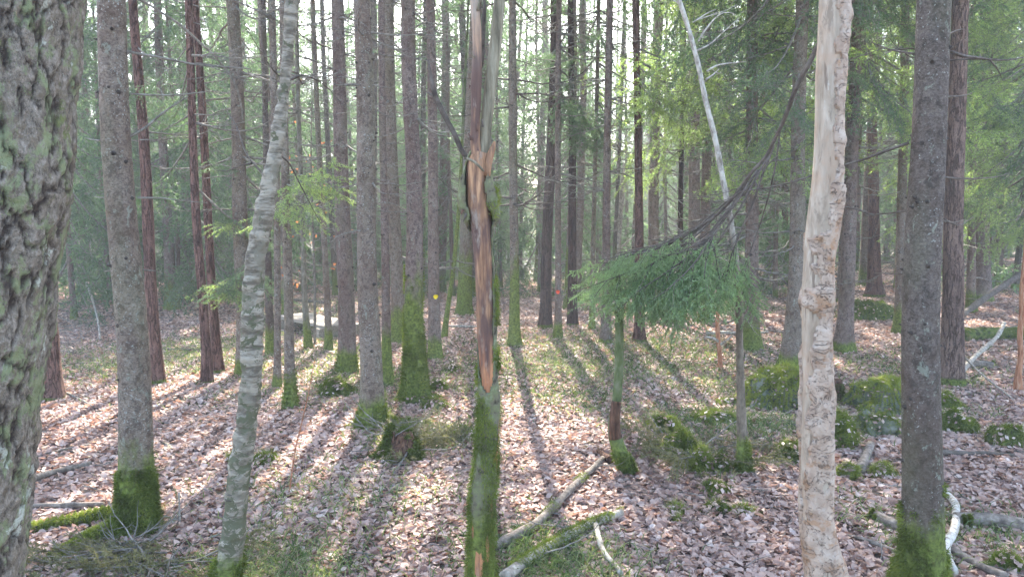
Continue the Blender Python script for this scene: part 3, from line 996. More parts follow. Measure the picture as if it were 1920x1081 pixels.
# ---- leaning birch
t, Q, r, Y = stand("birch_tree", [(412, 1125, 60), (421, 1081, 52), (435, 1000, 46), (451, 900, 45), (463, 800, 42), (468, 700, 41), (476, 560, 40), (480, 480, 38), (494, 400, 36), (504, 350, 33), (517, 300, 31),
    (523, 240, 27), (533, 150, 25), (547, 40, 24), (556, -40, 23), (580, -260, 18)], M_BIRCH, "leaning birch with curling white and dark bark and a mossy foot, left of centre", moss=.20, seg=48, step=.012,
    rough=.011, flare=.15, fs=(22, 22, 30), fz=5000, H=11, nb=.2)
BIRCH = t
for pts in ([(500, 340), (470, 300), (440, 230), (415, 190)], [(520, 290), (545, 310), (580, 380), (600, 420)], [(530, 160), (560, 140), (600, 150), (640, 190)]):
    px_branch(t, pts, Y, Y + .4, 4, 1.2, wob=.01, sides=2, mat=M_DTWIG)
# ---- forked dead snag in the centre
def snag():
    Yb = hit(900, 1128)[1]
    ctrl = [(899, 1128, 58), (901, 1081, 52), (905, 980, 45), (909, 900, 42), (915, 820, 38), (918, 760, 36), (915, 700, 37), (912, 640, 36), (909, 540, 37), (906, 480, 37), (903, 430, 40), (897, 390, 45), (894, 330, 44), (896, 300, 42), (900, 285, 34)]
    P, R = world_path(ctrl, Yb)
    base = P[0].copy(); base[2] = gh(base[0], base[1]); P = P - base; P[0][2] = -.05
    root = thing("dead_snag", "forked dead snag with bare orange heartwood and mossy lower bark, centre front", "dead tree", base)
    Q, r = smooth_path(P, R, .012, 1)
    g = Geo(); tube(g, Q, r * .93, 48, bark_rfun(.008, 0, 3, (42, 42, 5), .18))
    link("exposed_wood", g.mesh("exposed_wood", [M_HEART]), root)
    # bark shell, open toward the viewer between the break and the moss
    n = len(Q); seg = 72
    T, A, B = frames(Q)
    th = np.linspace(-math.pi, math.pi, seg + 1)
    D = np.cos(th)[None, :, None] * np.array([0, -1.0, 0]) + np.sin(th)[None, :, None] * np.array([1.0, 0, 0])
    D = D - T[:, None] * (D * T[:, None]).sum(-1, keepdims=True); D = unit(D)
    pts = Q[:, None] + D * r[:, None, None]
    pyv = proj((Q + base))[1]
    nz = fbm(pts * np.array([14, 14, 7]), 3)
    rr = r[:, None] * (1.08 + .10 * fbm(pts * np.array([9, 9, 5]), 2)) + .009 * fbm(pts * np.array([34, 34, 16]), 4)
    # the two bulging flaps of bark
    bul = np.exp(-((pyv - 375) / 48.) ** 2)[:, None] * (np.abs(np.sin(th)) ** 2)[None] * .62
    bul = bul + np.exp(-((pyv - 410) / 16.) ** 2)[:, None] * (np.clip(np.sin(th), 0, 1) ** 2)[None] * .45
    rr = rr * (1 + bul)
    lo = np.interp(pyv, [285, 310, 350, 400, 425, 440, 560, 690, 715, 735], [-1.1, -1.15, -.75, -.7, -1.4, -2.6, -2.4, -1.35, -.9, .1])
    hi = np.interp(pyv, [285, 310, 350, 400, 425, 440, 560, 690, 715, 735], [1.2, 1.0, .55, .65, .9, .85, .95, .75, .5, 0.])
    openm = (th[None] > lo[:, None] + .35 * nz) & (th[None] < hi[:, None] + .35 * nz) & (pyv < 728)[:, None]
    Vo = Q[:, None] + D * rr[..., None]; Vi = Q[:, None] + D * (rr - .007)[..., None]
    N0 = n * (seg + 1)
    keep = ~(openm[:-1, :-1] | openm[1:, 1:])
    i, j = np.nonzero(keep)
    a = i * (seg + 1) + j; b = a + 1; c = a + seg + 2; d = a + seg + 1
    g = Geo(); V = np.concatenate([Vo.reshape(-1, 3), Vi.reshape(-1, 3)])
    q = [np.stack([a, b, c, d], 1), np.stack([d + N0, c + N0, b + N0, a + N0], 1)]
    # close the rims
    E = {}
    for f in q[0]:
        for k in range(4):
            e = (int(f[k]), int(f[(k + 1) % 4]))
            if (e[1], e[0]) in E: del E[(e[1], e[0])]
            else: E[e] = 1
    q.append(np.array([[e[1], e[0], e[0] + N0, e[1] + N0] for e in E]))
    g.add(V, q=np.concatenate(q))
    o = link("bark", g.mesh("snag_bark", [M_SNAGB]), root); o['moss_h'] = .35
    # moss
    cen = pts[:-1, :-1].reshape(-1, 3); dn = D[:-1, :-1].reshape(-1, 3); py2 = np.repeat(pyv[:-1], seg)
    thn = np.tile(th[:-1], n - 1)
    rr2 = rr[:-1, :-1].reshape(-1)
    m = keep.reshape(-1) & ((py2 > 735) & (fbm(cen * np.array([22, 22, 4]), 3) > -.12) | ((py2 > 350) & (py2 < 412) & (thn > .5) & (thn < 2.2) & (fbm(cen * 30, 3) > .08)) | ((py2 > 430) & (py2 < 720) & (fbm(cen * 15, 2) > .1)))
    cc = cen + dn * (rr2 - np.repeat(r[:-1], seg))[:, None]
    g = Geo(); fuzz(g, cc[m], dn[m], 30000, .012, .003, R_, down=.9, b=.5)
    link("moss", g.mesh("moss", [M_MOSS]), root)
    def prong(ct, mat, jag, name, label=None, dy=0.0):
        P2, R2 = world_path(ct, Yb + dy); P2 = P2 - base
        Q2, r2 = smooth_path(P2, R2, .02, 2)
        g = Geo(); tube(g, Q2, r2, 28, bark_rfun(.005 if ct[0][2] > 12 else .002, 0, 5 + jag, (45, 45, 6), .25))
        o = link(name, g.mesh(name, [mat]), root)
        if label: o['label'] = label
        return Q2, r2
    prong([(897, 330, 24), (893, 300, 25), (890, 250, 20), (892, 200, 21), (893, 150, 23), (894, 100, 21), (893, 50, 21), (889, 0, 18), (887, -60, 16), (889, -140, 10), (890, -170, 2)], M_HEART, 1, "prong", "reddish left prong of bare wood", -.012)
    prong([(899, 335, 22), (906, 300, 23), (911, 250, 22), (917, 180, 24), (926, 100, 23), (937, 0, 21), (946, -90, 19), (953, -180, 13), (956, -210, 2)], M_SNAGB2, 2, "prong", "olive grey right prong leaning outward", .012)
    prong([(884, 300, 10), (868, 290, 9), (852, 250, 10), (835, 220, 9), (815, 180, 9), (809, 150, 7), (803, 113, 4)], M_DTWIG, 3, "side_arm", None, .05)
    prong([(817, 183, 6), (806, 176, 5), (798, 171, 2)], M_DTWIG, 4, "side_arm_spur", None, .05)
    prong([(912, 330, 14), (917, 300, 12), (922, 280, 13), (926, 266, 11), (927, 265, 2)], M_HEART, 6, "broken_stub", None, -.02)
    prong([(871, 296, 4), (878, 293, 5), (890, 303, 5), (900, 312, 5), (907, 321, 4)], M_SNAGB2, 7, "torn_rim", None, -.07)
    for k, (x0, y0, x1, y1, w) in enumerate(((884, 262, 878, 250, 5), (905, 238, 903, 222, 5), (889, 108, 884, 100, 5), (895, 246, 893, 228, 4), (874, 400, 868, 416, 6), (927, 425, 930, 440, 5), (868, 392, 864, 402, 5), (932, 266, 936, 262, 4), (896, 20, 899, -6, 6), (881, 160, 878, 170, 5))):
        prong([(x0, y0, w), ((x0 + x1) / 2 + 1, (y0 + y1) / 2, w * .7), (x1, y1, 1)], (M_HEART, M_DTWIG, M_SNAGB2)[k % 3], 20 + k, "splinter", None, -.035)
    prong([(903, 130, 2), (905, 110, 8), (906, 60, 9), (908, 20, 8), (909, -10, 2)], M_DTWIG, 8, "dark_splinter", None, .03)
    g = Geo()
snag()

# ---- bare pale dead trunk, right foreground
def pale():
    Yb = hit(1600, 1385)[1]
    ctrl = [(1605, 1385, 120), (1578, 1200, 95), (1548, 1081, 80), (1532, 1000, 68), (1530, 920, 62), (1531, 850, 66), (1531, 715, 60), (1529, 640, 58), (1530, 560, 60), (1534, 490, 60), (1540, 430, 64), (1549, 370, 68), (1553, 330, 66), (1554, 270, 60), (1554, 220, 57), (1558, 100, 60), (1564, 0, 61), (1568, -120, 58), (1574, -300, 52), (1580, -420, 30), (1583, -450, 4)]
    P, R = world_path(ctrl, Yb)
    base = P[0].copy(); base[2] = gh(base[0], base[1]); P = P - base; P[0][2] = -.05
    R = R * .90
    root = thing("dead_tree", "pale barkless dead trunk with flaking beige bark, right foreground", "dead tree", base)
    Q, r = smooth_path(P, R, .008, 1)
    g = Geo(); tube(g, Q, r * .95, 64, bark_rfun(.003, 0, 9, (22, 22, 5), .10))
    link("trunk", g.mesh("pale_trunk", [M_PALE]), root)
    n = len(Q); seg = 110
    T, A, B = frames(Q)
    th = np.linspace(-math.pi, math.pi, seg + 1)
    D = np.cos(th)[None, :, None] * np.array([0, -1.0, 0]) + np.sin(th)[None, :, None] * np.array([1.0, 0, 0])
    D = D - T[:, None] * (D * T[:, None]).sum(-1, keepdims=True); D = unit(D)
    pts = Q[:, None] + D * r[:, None, None]
    pyv = proj(Q + base)[1]
    nz = fbm(pts * np.array([26, 26, 30]), 3)
    pa = fbm(pts * np.array([17, 17, 13]), 3) * 4; pf = pa - np.floor(pa)
    rr = r[:, None] * 1.0 + .003 + .0024 * (np.floor(pa) + sstep(0, .25, pf)) + .0008 * fbm(pts * np.array([60, 60, 60]), 2) + .004 * fbm(pts * np.array([12, 12, 10]), 2)
    for py0, t0, am in ((572, -1.25, .020), (790, -1.3, .014), (205, .4, .007), (30, .7, .010), (890, -.9, .006), (265, .8, .006)):
        rr = rr + am * np.exp(-((pyv - py0) / 13.) ** 2)[:, None] * np.exp(-((th - t0) / .55) ** 2)[None]
    # smooth bare wood where the bark has dropped
    lo = np.interp(pyv, [-100, 60, 120, 200, 300, 430, 440, 520, 560, 620, 700, 860, 880, 1000], [-3, -3, -3, -2.6, -2.6, -2.6, -2, -3, -1.6, -2.8, -1.6, -1.7, -1.9, -1.2])
    hi = np.interp(pyv, [-100, 0, 60, 200, 300, 380, 430, 450, 520, 545, 600, 700, 850, 880, 960, 1000], [.1, -.3, -.1, .1, -.1, .05, -.05, -1.4, -.2, -1.4, -.35, -.9, -.6, -1.3, -1.1, -1.2])
    openm = (th[None] > lo[:, None] + .3 * nz) & (th[None] < hi[:, None] + .7 * nz)
    openm |= fbm(pts * np.array([16, 16, 11]) + 9, 3) > .36
    Vo = Q[:, None] + D * rr[..., None]
    Vo = Vo.copy(); 
    sink = openm
    Vo[sink] = (Q[:, None] + D * (r[:, None, None] * .86))[sink]
    i = np.arange(n - 1)[:, None] * (seg + 1); j = np.arange(seg)[None]
    q = np.stack([i + j, i + j + 1, i + seg + 2 + j, i + seg + 1 + j], -1)
    kp = ~(openm[:-1, :-1] & openm[1:, 1:] & openm[1:, :-1] & openm[:-1, 1:])
    g = Geo(); g.add(Vo.reshape(-1, 3), q=q[kp])
    link("bark", g.mesh("pale_bark", [M_PALEB]), root)
pale()

# ---- the other trees, nearest first:  (label, ctrl, options)
SP, SP2, SD, PI, PB, PD = M_SPR, M_SPR2, M_SPD, M_PIN, M_PINB, M_PIND
t, Q, r, Y = stand("spruce_tree", [(1725, 1112, 88), (1725, 1000, 76), (1726, 740, 70), (1731, 540, 67), (1739, 270, 65), (1746, 0, 62)], SD,
    "thick dark spruce trunk in the right foreground with green moss near its foot", moss=.34, seg=56, step=.02, rough=.002, flare=.35, crown=CR_MID[1], crown_z=8,
    stubs=52, fz=11000, fs=(45, 45, 45), H=17, lobes=3)
S2 = t; YS2 = Y
for pts, w in (([(1705, 268), (1650, 290), (1590, 308), (1480, 345), (1385, 358)], 6), ([(1775, 96), (1820, 108), (1870, 112), (1925, 108)], 7), ([(1855, 112), (1872, 130), (1877, 145)], 4),
               ([(1712, 102), (1690, 100), (1660, 88), (1635, 78)], 5), ([(1760, 186), (1790, 182), (1822, 175)], 5), ([(1735, 243), (1742, 228), (1754, 210)], 5), ([(1770, 68), (1805, 55)], 4),
               ([(1742, 30), (1742, 18), (1748, 15)], 4), ([(1722, 390), (1690, 398), (1655, 402), (1620, 404)], 4), ([(1758, 412), (1790, 418), (1812, 412)], 3), ([(1760, 330), (1810, 335), (1870, 333), (1890, 325)], 4),
               ([(1712, 512), (1675, 514), (1640, 512)], 4), ([(1770, 410), (1800, 425), (1825, 408)], 3)):
    px_branch(t, pts, Y, Y + .25, w, w * .35, wob=.006, sides=1 if len(pts) > 3 else 0, mat=M_DTWIG)

# big drooping bough swept down to the left
b0, Qb, rb = px_branch(t, [(1742, -190), (1680, -110), (1612, -15), (1560, 50), (1530, 90), (1490, 170), (1465, 230), (1440, 290), (1385, 358), (1340, 405), (1270, 450), (1195, 478), (1130, 492)], Y, 4.5, 15, 3, name="drooping_bough", mat=M_DTWIG, wob=.012)
rb_ = np.random.default_rng(8)
def bough_arm(pts, Y0, Y1, w, seed, leaf_from=.45, size=.42, dens=1.0, bright=.45):
    o, Qa, ra = px_branch(S2, pts, Y0, Y1, w, 1.2, name="bough_limb", mat=M_DTWIG, wob=.012, sides=0)
    rng = np.random.default_rng(seed)
    g = Geo(); off = np.array(S2.location)
    n = len(Qa); i0 = int(n * leaf_from)
    s = np.linalg.norm(Qa[-1] - Qa[i0]); k = int(s / .048 * dens)
    for a in range(k):
        i = int(i0 + (n - 2 - i0) * (a + rng.random() * .5) / k); i = min(i, n - 2)
        T = unit(Qa[min(i + 3, n - 1)] - Qa[max(0, i - 3)])
        sd = (1 if a % 2 else -1)
        side = unit(np.cross(T, [0, 0, 1.0])) * sd
        d = unit(T * .9 + side * rng.uniform(.3, 1.0) + np.array([0, 0, -rng.uniform(.15, .9)]))
        L = size * rng.uniform(.5, 1.1) * (1 - .55 * a / k)
        sp = FINE[rng.integers(len(FINE))]
        az = math.atan2(d[1], d[0]); el = math.asin(d[2])
        g.merge(sp, rotM(az, el, L / .5, rng.normal() * .4), Qa[i] - off)
    # bare side twigs near the start
    for a in range(4):
        i = int(rng.integers(2, max(4, i0 + 3))); L = rng.uniform(.15, .4)
        g.merge(DEAD[rng.integers(len(DEAD))], rotM(math.pi + rng.normal() * .6, rng.uniform(-.8, -.1), L), Qa[min(i, n - 1)] - off)
    return link("foliage_sprays", g.mesh("foliage_sprays", [M_DTWIG, M_NEEDB]), o, (0, 0, 0))
FINE = [spray(.5, np.random.default_rng(40 + k), .034, 380, .021, .0078, hang=.35 + .2 * k, bare=.03, droop=.2, bright=.85, width=.36, tert=False) for k in range(4)]
arms = [([(1385, 358), (1330, 415), (1250, 460), (1170, 478), (1085, 490)], 4.35, 4.4, 5, .42), ([(1400, 345), (1320, 430), (1240, 490), (1160, 520), (1075, 545)], 4.3, 4.2, 5, .42),
        ([(1420, 318), (1350, 420), (1280, 490), (1210, 540), (1150, 585)], 4.2, 4.1, 5, .45), ([(1440, 290), (1380, 400), (1320, 500), (1270, 570), (1235, 625)], 4.2, 4.0, 5, .5),
        ([(1450, 270), (1410, 380), (1380, 470), (1345, 540), (1310, 600)], 4.1, 4.2, 5, .55), ([(1465, 235), (1450, 340), (1420, 440), (1390, 520), (1365, 580)], 4.0, 4.5, 4, .65),
        ([(1390, 355), (1330, 440), (1270, 510), (1215, 545), (1170, 560)], 4.5, 4.6, 4, .42), ([(1430, 300), (1370, 390), (1310, 470), (1270, 520), (1240, 590)], 4.0, 4.2, 4, .5),
        ([(1395, 352), (1300, 440), (1210, 490), (1140, 505), (1090, 515)], 4.6, 4.7, 4, .42), ([(1385, 358), (1300, 430), (1240, 458), (1190, 468), (1140, 475)], 4.2, 4.1, 4, .45),
        ([(1400, 350), (1330, 450), (1290, 510), (1260, 540), (1225, 560)], 4.1, 3.9, 4, .4)]
for k, (p, a, b, w, lf) in enumerate(arms):
    bough_arm(p, a, b, w, 60 + k, lf)

SPEC = [
 # name, mat, ctrl, label, kwargs
 ("spruce_tree", SP2, [(697, 800, 56), (697, 770, 47), (694, 700, 44), (692, 560, 41), (688, 400, 38), (683, 200, 36), (678, 0, 33)], "grey spruce speckled with pale lichen, bright moss bulging on its foot, left of the snag",
    dict(moss=.20, seg=40, step=.03, rough=.002, flare=.35, stubs=50, fz=9000, dead=20, dead_z=(1.5, 3.6), dead_len=(.25, .7), crown=CR_MID[0], crown_z=7, fs=(40, 40, 40))),
 ("spruce_tree", SP, [(779, 748, 52), (779, 700, 44), (778, 600, 37), (776, 450, 34), (774, 300, 31), (769, 150, 30), (765, 0, 28)], "spruce whose lower trunk wears a tall sleeve of yellow green moss",
    dict(moss=.95, seg=40, step=.03, rough=.003, flare=.45, stubs=36, fz=22000, dead=23, dead_z=(1.5, 4), dead_len=(.3, .8), crown=CR_MID[2], crown_z=7, fs=(30, 30, 30))),
 ("spruce_tree", SP, [(650, 696, 38), (650, 650, 35), (648, 550, 33), (644, 400, 30), (638, 200, 27), (630, 0, 25)], "reddish grey spruce with a green foot, next left of the pale lichened spruce",
    dict(moss=.22, seg=32, step=.04, rough=.002, flare=.3, stubs=36, fz=5000, dead=20, dead_z=(1.5, 4.5), crown=CR_MID[1], crown_z=7.5)),
 ("spruce_tree", SP, [(727, 722, 22), (726, 650, 19), (722, 500, 17), (719, 350, 15), (716, 100, 14), (715, 0, 14)], "thin spruce with a mossy foot squeezed between the lichened and the moss sleeved spruces",
    dict(moss=.5, seg=20, stubs=14, dead=17, dead_z=(1.5, 4.5), dead_len=(.3, .8), crown=CR_MID[2], crown_z=7, crown_s=(.7, .8), H=13)),
 ("spruce_tree", SP2, [(746, 640, 28), (744, 560, 26), (740, 400, 25), (732, 200, 23), (726, 0, 22)], "grey spruce standing farther behind the thin mossy footed one",
    dict(moss=.4, seg=20, stubs=16, dead=20, crown=CR_MID[0], crown_z=6.5)),
 ("spruce_tree", SP2, [(545, 764, 24), (544, 700, 19), (541, 560, 18), (537, 450, 17), (534, 250, 16), (531, 0, 14)], "slim olive spruce with a furry green foot just right of the birch",
    dict(moss=.26, seg=24, step=.04, stubs=16, fz=3000, dead=13, dead_z=(1.6, 4), dead_len=(.2, .7), crown=CR_MID[1], crown_z=6.5, crown_s=(.7, .8), H=12)),
 ("spruce_tree", SP2, [(520, 727, 15), (520, 650, 13), (520, 500, 13), (516, 250, 14), (511, 0, 14)], "slim grey stem close behind the birch on its right",
    dict(moss=.12, seg=18, stubs=12, dead=13, dead_z=(1.6, 5), crown=CR_MID[2], crown_z=6.5, crown_s=(.6, .8), H=13)),
 ("spruce_tree", SP2, [(617, 656, 15), (613, 560, 13), (606, 420, 12), (597, 250, 11), (585, 0, 10)], "slender stem standing by the near end of the plank footbridge",
    dict(moss=.25, seg=14, stubs=10, dead=13, dead_z=(1.8, 5), crown=CR_MID[2], crown_z=7, crown_s=(.6, .7), H=13)),
 ("spruce_tree", M_THIN, [(580, 652, 16), (573, 610, 12), (570, 540, 11), (568, 420, 10), (560, 250, 9), (556, 0, 8)], "thin bowed stem right in front of the plank footbridge",
    dict(moss=.3, seg=14, dead=10, dead_z=(1.8, 4), crown=CR_MID[0], crown_z=6.5, crown_s=(.5, .6), H=11)),
 ("spruce_tree", SD, [(508, 662, 20), (506, 600, 15), (503, 500, 14), (498, 300, 12)], "crooked dark stem partly behind the birch, left of the footbridge",
    dict(moss=.3, seg=14, dead=17, dead_z=(.8, 4), crown=CR_MID[0], crown_z=7, H=12)),
 ("spruce_tree", SP2, [(458, 700, 36), (457, 640, 31), (455, 500, 29), (450, 350, 28), (444, 200, 26), (436, 0, 24)], "spruce with many bare limbs immediately left of the leaning birch",
    dict(moss=.15, seg=30, step=.05, rough=.002, flare=.3, stubs=30, dead=23, dead_z=(1.4, 4.6), dead_len=(.4, 1.3), crown=CR_MID[1], crown_z=7)),
 ("pine_tree", PI, [(294, 718, 32), (292, 690, 25), (287, 600, 24), (280, 450, 22), (268, 250, 20), (256, 100, 18), (250, 0, 17)], "reddish pine trunk directly right of the near left spruce",
    dict(moss=.04, seg=24, rough=.003, flare=.4, crown=CR_PINE[0], crown_z=10, dead=8, dead_z=(2, 5), dead_len=(.3, .9), H=17)),
 ("pine_tree", PI, [(97, 748, 46), (95, 700, 37), (90, 600, 33), (84, 500, 32), (60, 100, 28)], "stout dark red pine trunk emerging beside the furrowed edge trunk",
    dict(moss=.03, seg=26, rough=.004, flare=.35, crown=CR_PINE[1], crown_z=10, H=17)),
 ("pine_tree", PI, [(388, 718, 24), (387, 680, 19), (380, 560, 18), (371, 450, 17), (362, 280, 16), (352, 0, 15)], "left one of the two close reddish pine trunks near the birch",
    dict(moss=.03, seg=20, rough=.003, flare=.3, dead=13, dead_z=(2, 5), crown=CR_PINE[0], crown_z=9.5)),
 ("pine_tree", PI, [(410, 698, 22), (406, 660, 18), (398, 540, 17), (386, 330, 16), (375, 150, 15), (366, 0, 14)], "right one of the two close reddish pine trunks near the birch",
    dict(moss=.03, seg=20, rough=.003, flare=.3, dead=13, dead_z=(2, 5), crown=CR_PINE[1], crown_z=9.5)),
 ("spruce_tree", SP, [(322, 580, 26), (318, 520, 20), (313, 420, 18), (305, 250, 17), (296, 0, 15)], "spruce with a wide mossy base seen past the reddish pine at left",
    dict(moss=.5, seg=18, flare=.6, stubs=10, dead=20, crown=CR_FAR[0], crown_z=6.0)),
 ("spruce_tree", SP, [(816, 672, 27), (815, 620, 23), (814, 500, 22), (811, 300, 20), (806, 0, 18)], "spruce trunk marked with a round yellow paint dot",
    dict(moss=.22, seg=26, flare=.4, stubs=24, dead=23, dead_z=(1.6, 5), crown=CR_MID[2], crown_z=6.5)),
 ("spruce_tree", M_MTH, [(832, 632, 12), (838, 590, 10), (848, 520, 9), (856, 440, 8), (862, 380, 7)], "thin green mossy stem leaning right behind the yellow dotted spruce",
    dict(moss=2.5, seg=12, dead=8, dead_z=(.8, 3), H=6)),
 ("spruce_tree", SP2, [(964, 648, 24), (964, 620, 19), (964, 500, 18), (963, 300, 17), (961, 0, 15)], "green tinged straight spruce next right of the forked snag",
    dict(moss=1.0, seg=22, stubs=26, dead=27, dead_z=(1.4, 5), dead_len=(.4, 1.3), crown=CR_MID[0], crown_z=6.8, smat='dark')),
 ("pine_tree", PD, [(1022, 614, 28), (1023, 580, 23), (1027, 450, 22), (1032, 300, 20), (1039, 100, 18), (1042, 0, 17)], "dark rugged pine trunk standing left of the red dotted spruce",
    dict(moss=.05, seg=22, rough=.005, flare=.25, crown=CR_PINE[1], crown_z=8.5, dead=6, dead_z=(3, 6))),
 ("spruce_tree", SP, [(1046, 634, 16), (1046, 590, 13), (1046, 400, 12), (1047, 200, 12), (1048, 0, 11)], "slim spruce marked with a round red paint dot",
    dict(moss=.2, seg=18, stubs=14, dead=23, dead_z=(1.6, 5.5), dead_len=(.4, 1.1), crown=CR_MID[1], crown_z=6.5, crown_s=(.8, .9))),
 ("pine_tree", PD, [(1074, 609, 22), (1074, 560, 18), (1073, 400, 16), (1072, 200, 14), (1070, 0, 12)], "dark slim pine next right of the red dotted spruce",
    dict(moss=.03, seg=18, rough=.003, flare=.25, crown=CR_MID[0], crown_z=5.2, crown_s=(.75, .9), dead=10)),
 ("spruce_tree", SP2, [(1110, 618, 12), (1110, 560, 10), (1113, 400, 9), (1118, 200, 8), (1124, 0, 8)], "very slim spruce between the dark slim pine and the grey spruce behind the bough tips",
    dict(moss=.3, seg=14, stubs=8, dead=20, crown=CR_FAR[2], crown_z=5.6, crown_s=(.7, .9))),
 ("spruce_tree", SP, [(1136, 644, 23), (1136, 610, 19), (1137, 480, 17), (1139, 300, 15), (1142, 0, 14)], "grey spruce whose foot shows just left of the mossy bent sapling",
    dict(moss=.06, seg=22, flare=.35, stubs=24, dead=23, dead_z=(1.8, 5.5), crown=CR_MID[2], crown_z=6.5, crown_s=(.9, 1))),
 ("pine_tree", PI, [(1200, 640, 21), (1199, 560, 18), (1198, 440, 17), (1196, 250, 15), (1193, 0, 14)], "dark reddish pine trunk rising behind the drooping bough",
    dict(moss=.03, seg=20, rough=.003, crown=CR_MID[1], crown_z=5.8, crown_s=(1, 1))),
 ("spruce_tree", SP, [(1322, 604, 26), (1322, 560, 21), (1323, 400, 20), (1325, 200, 18), (1326, 0, 16)], "spruce with a very green foot seen behind the drooping bough",
    dict(moss=.55, seg=20, stubs=18, dead=20, crown=CR_MID[0], crown_z=4.4, crown_s=(1.1, 1))),
 ("spruce_tree", SP, [(1407, 655, 36), (1407, 620, 28), (1408, 500, 26), (1410, 300, 24), (1413, 0, 22)], "spruce with green foot to the left of the flared dark footed one",
    dict(moss=.3, seg=26, flare=.5, stubs=26, dead=17, dead_z=(1.6, 3.6), crown=CR_MID[1], crown_z=4.0, crown_s=(1.0, 1))),
 ("spruce_tree", SP2, [(1483, 702, 56), (1487, 660, 38), (1492, 560, 33), (1495, 400, 29), (1499, 200, 27), (1504, 0, 25)], "spruce with a flared dark foot above the mossy boulder, left of the pale dead trunk",
    dict(moss=.2, seg=32, step=.04, rough=.002, flare=.5, stubs=30, dead=20, dead_z=(1.2, 3.6), crown=CR_MID[2], crown_z=4.3, crown_s=(1, 1))),
 ("spruce_tree", SP, [(1581, 658, 34), (1583, 620, 30), (1590, 450, 27), (1598, 300, 25), (1606, 100, 23), (1610, 0, 22)], "spruce directly right of the pale dead trunk",
    dict(moss=.1, seg=28, stubs=26, dead=20, dead_z=(1.4, 3.4), dead_len=(.3, .8), crown=CR_MID[0], crown_z=4.2, crown_s=(.9, 1))),
 ("pine_tree", PI, [(1641, 556, 30), (1640, 500, 23), (1637, 350, 20), (1633, 200, 18), (1630, 0, 16)], "reddish pine between two spruces, above the mossy ledge at right",
    dict(moss=.05, seg=18, rough=.003, crown=CR_FAR[1], crown_z=7)),
 ("spruce_tree", SP2, [(1689, 624, 24), (1689, 580, 20), (1690, 400, 18), (1694, 200, 17), (1698, 0, 16)], "slim spruce close on the left of the thick dark foreground spruce",
    dict(moss=.3, seg=20, stubs=16, dead=20, crown=CR_MID[1], crown_z=5.2, crown_s=(.9, 1))),
 ("pine_tree", PB, [(1782, 718, 50), (1784, 680, 42), (1787, 560, 38), (1790, 400, 36), (1794, 200, 33), (1798, 0, 30)], "broad pine with thick plated reddish bark behind the dark foreground spruce",
    dict(moss=.06, seg=40, step=.03, rough=.008, flare=.2, fs=(22, 22, 7), crown=CR_MID[2], crown_z=5.0, crown_s=(1.3, 1))),
 ("spruce_tree", SP, [(1820, 585, 18), (1821, 500, 15), (1823, 300, 13), (1826, 0, 12)], "slim spruce next right of the broad plated pine",
    dict(moss=.3, seg=16, stubs=8, dead=23, crown=CR_MID[0], crown_z=3.6, crown_s=(1, 1))),
 ("spruce_tree", SP, [(1872, 540, 16), (1874, 450, 14), (1880, 250, 13), (1886, 0, 12)], "slim spruce near the right edge above the mossy fallen log",
    dict(moss=.3, seg=16, stubs=8, dead=23, crown=CR_MID[1], crown_z=3.4, crown_s=(1.1, 1))),
 ("spruce_tree", SD, [(1935, 620, 26), (1935, 500, 20), (1936, 300, 18), (1937, 0, 16)], "dark spruce trunk at the far right edge, its leafy boughs reaching into view",
    dict(moss=.2, seg=16, dead=13, crown=CR_MID[2], crown_z=2.3, crown_s=(1.0, 1))),
 ("spruce_tree", SP2, [(150, 556, 18), (151, 520, 14), (154, 420, 13), (160, 200, 12)], "small spruce with green boughs low down in the gap at far left",
    dict(moss=.3, seg=14, crown=CR_LOW[0], crown_z=1.2, crown_s=(.8, .9), H=10)),
]
TREES = {}
for name, mat, ctrl, label, kw in SPEC:
    res = stand(name, ctrl, mat, label, **kw)
    TREES[label] = res

def dot(tree, px, py, rad_px, mat, name):
    root, Q, r, Y = tree
    off = np.array(root.location)
    c = atY(px, py, Y) - off
    i = int(np.argmin(abs(Q[:, 2] - c[2])))
    cx, cy = Q[i][0], Q[i][1]; R = r[i] * 1.06 + .004
    rad = rad_px / F * Y
    g = Geo(); n = 20
    V = []
    def on(x, z):
        dx = np.clip(c[0] + x - cx, -R * .97, R * .97)
        return [cx + dx, cy - math.sqrt(R * R - dx * dx), c[2] + z]
    V.append(on(0, 0))
    for k in range(n):
        a = 2 * math.pi * k / n; rr = rad * (1 + .06 * math.sin(3 * a))
        V.append(on(math.cos(a) * rr, math.sin(a) * rr))
    m = len(V); V2 = [[v[0], v[1] + .003, v[2]] for v in V]
    t = [[0, 1 + k, 1 + (k + 1) % n] for k in range(n)]
    q = [[1 + k, 1 + (k + 1) % n, m + 1 + (k + 1) % n, m + 1 + k] for k in range(n)]
    g.add(V + V2, q=q, t=t)
    link(name, g.mesh(name, [mat]), root)
dot(TREES["spruce trunk marked with a round yellow paint dot"], 818, 555, 4.2, M_YEL, "yellow_paint_dot")
dot(TREES["slim spruce marked with a round red paint dot"], 1045.5, 546.5, 3.6, M_RED, "red_paint_dot")

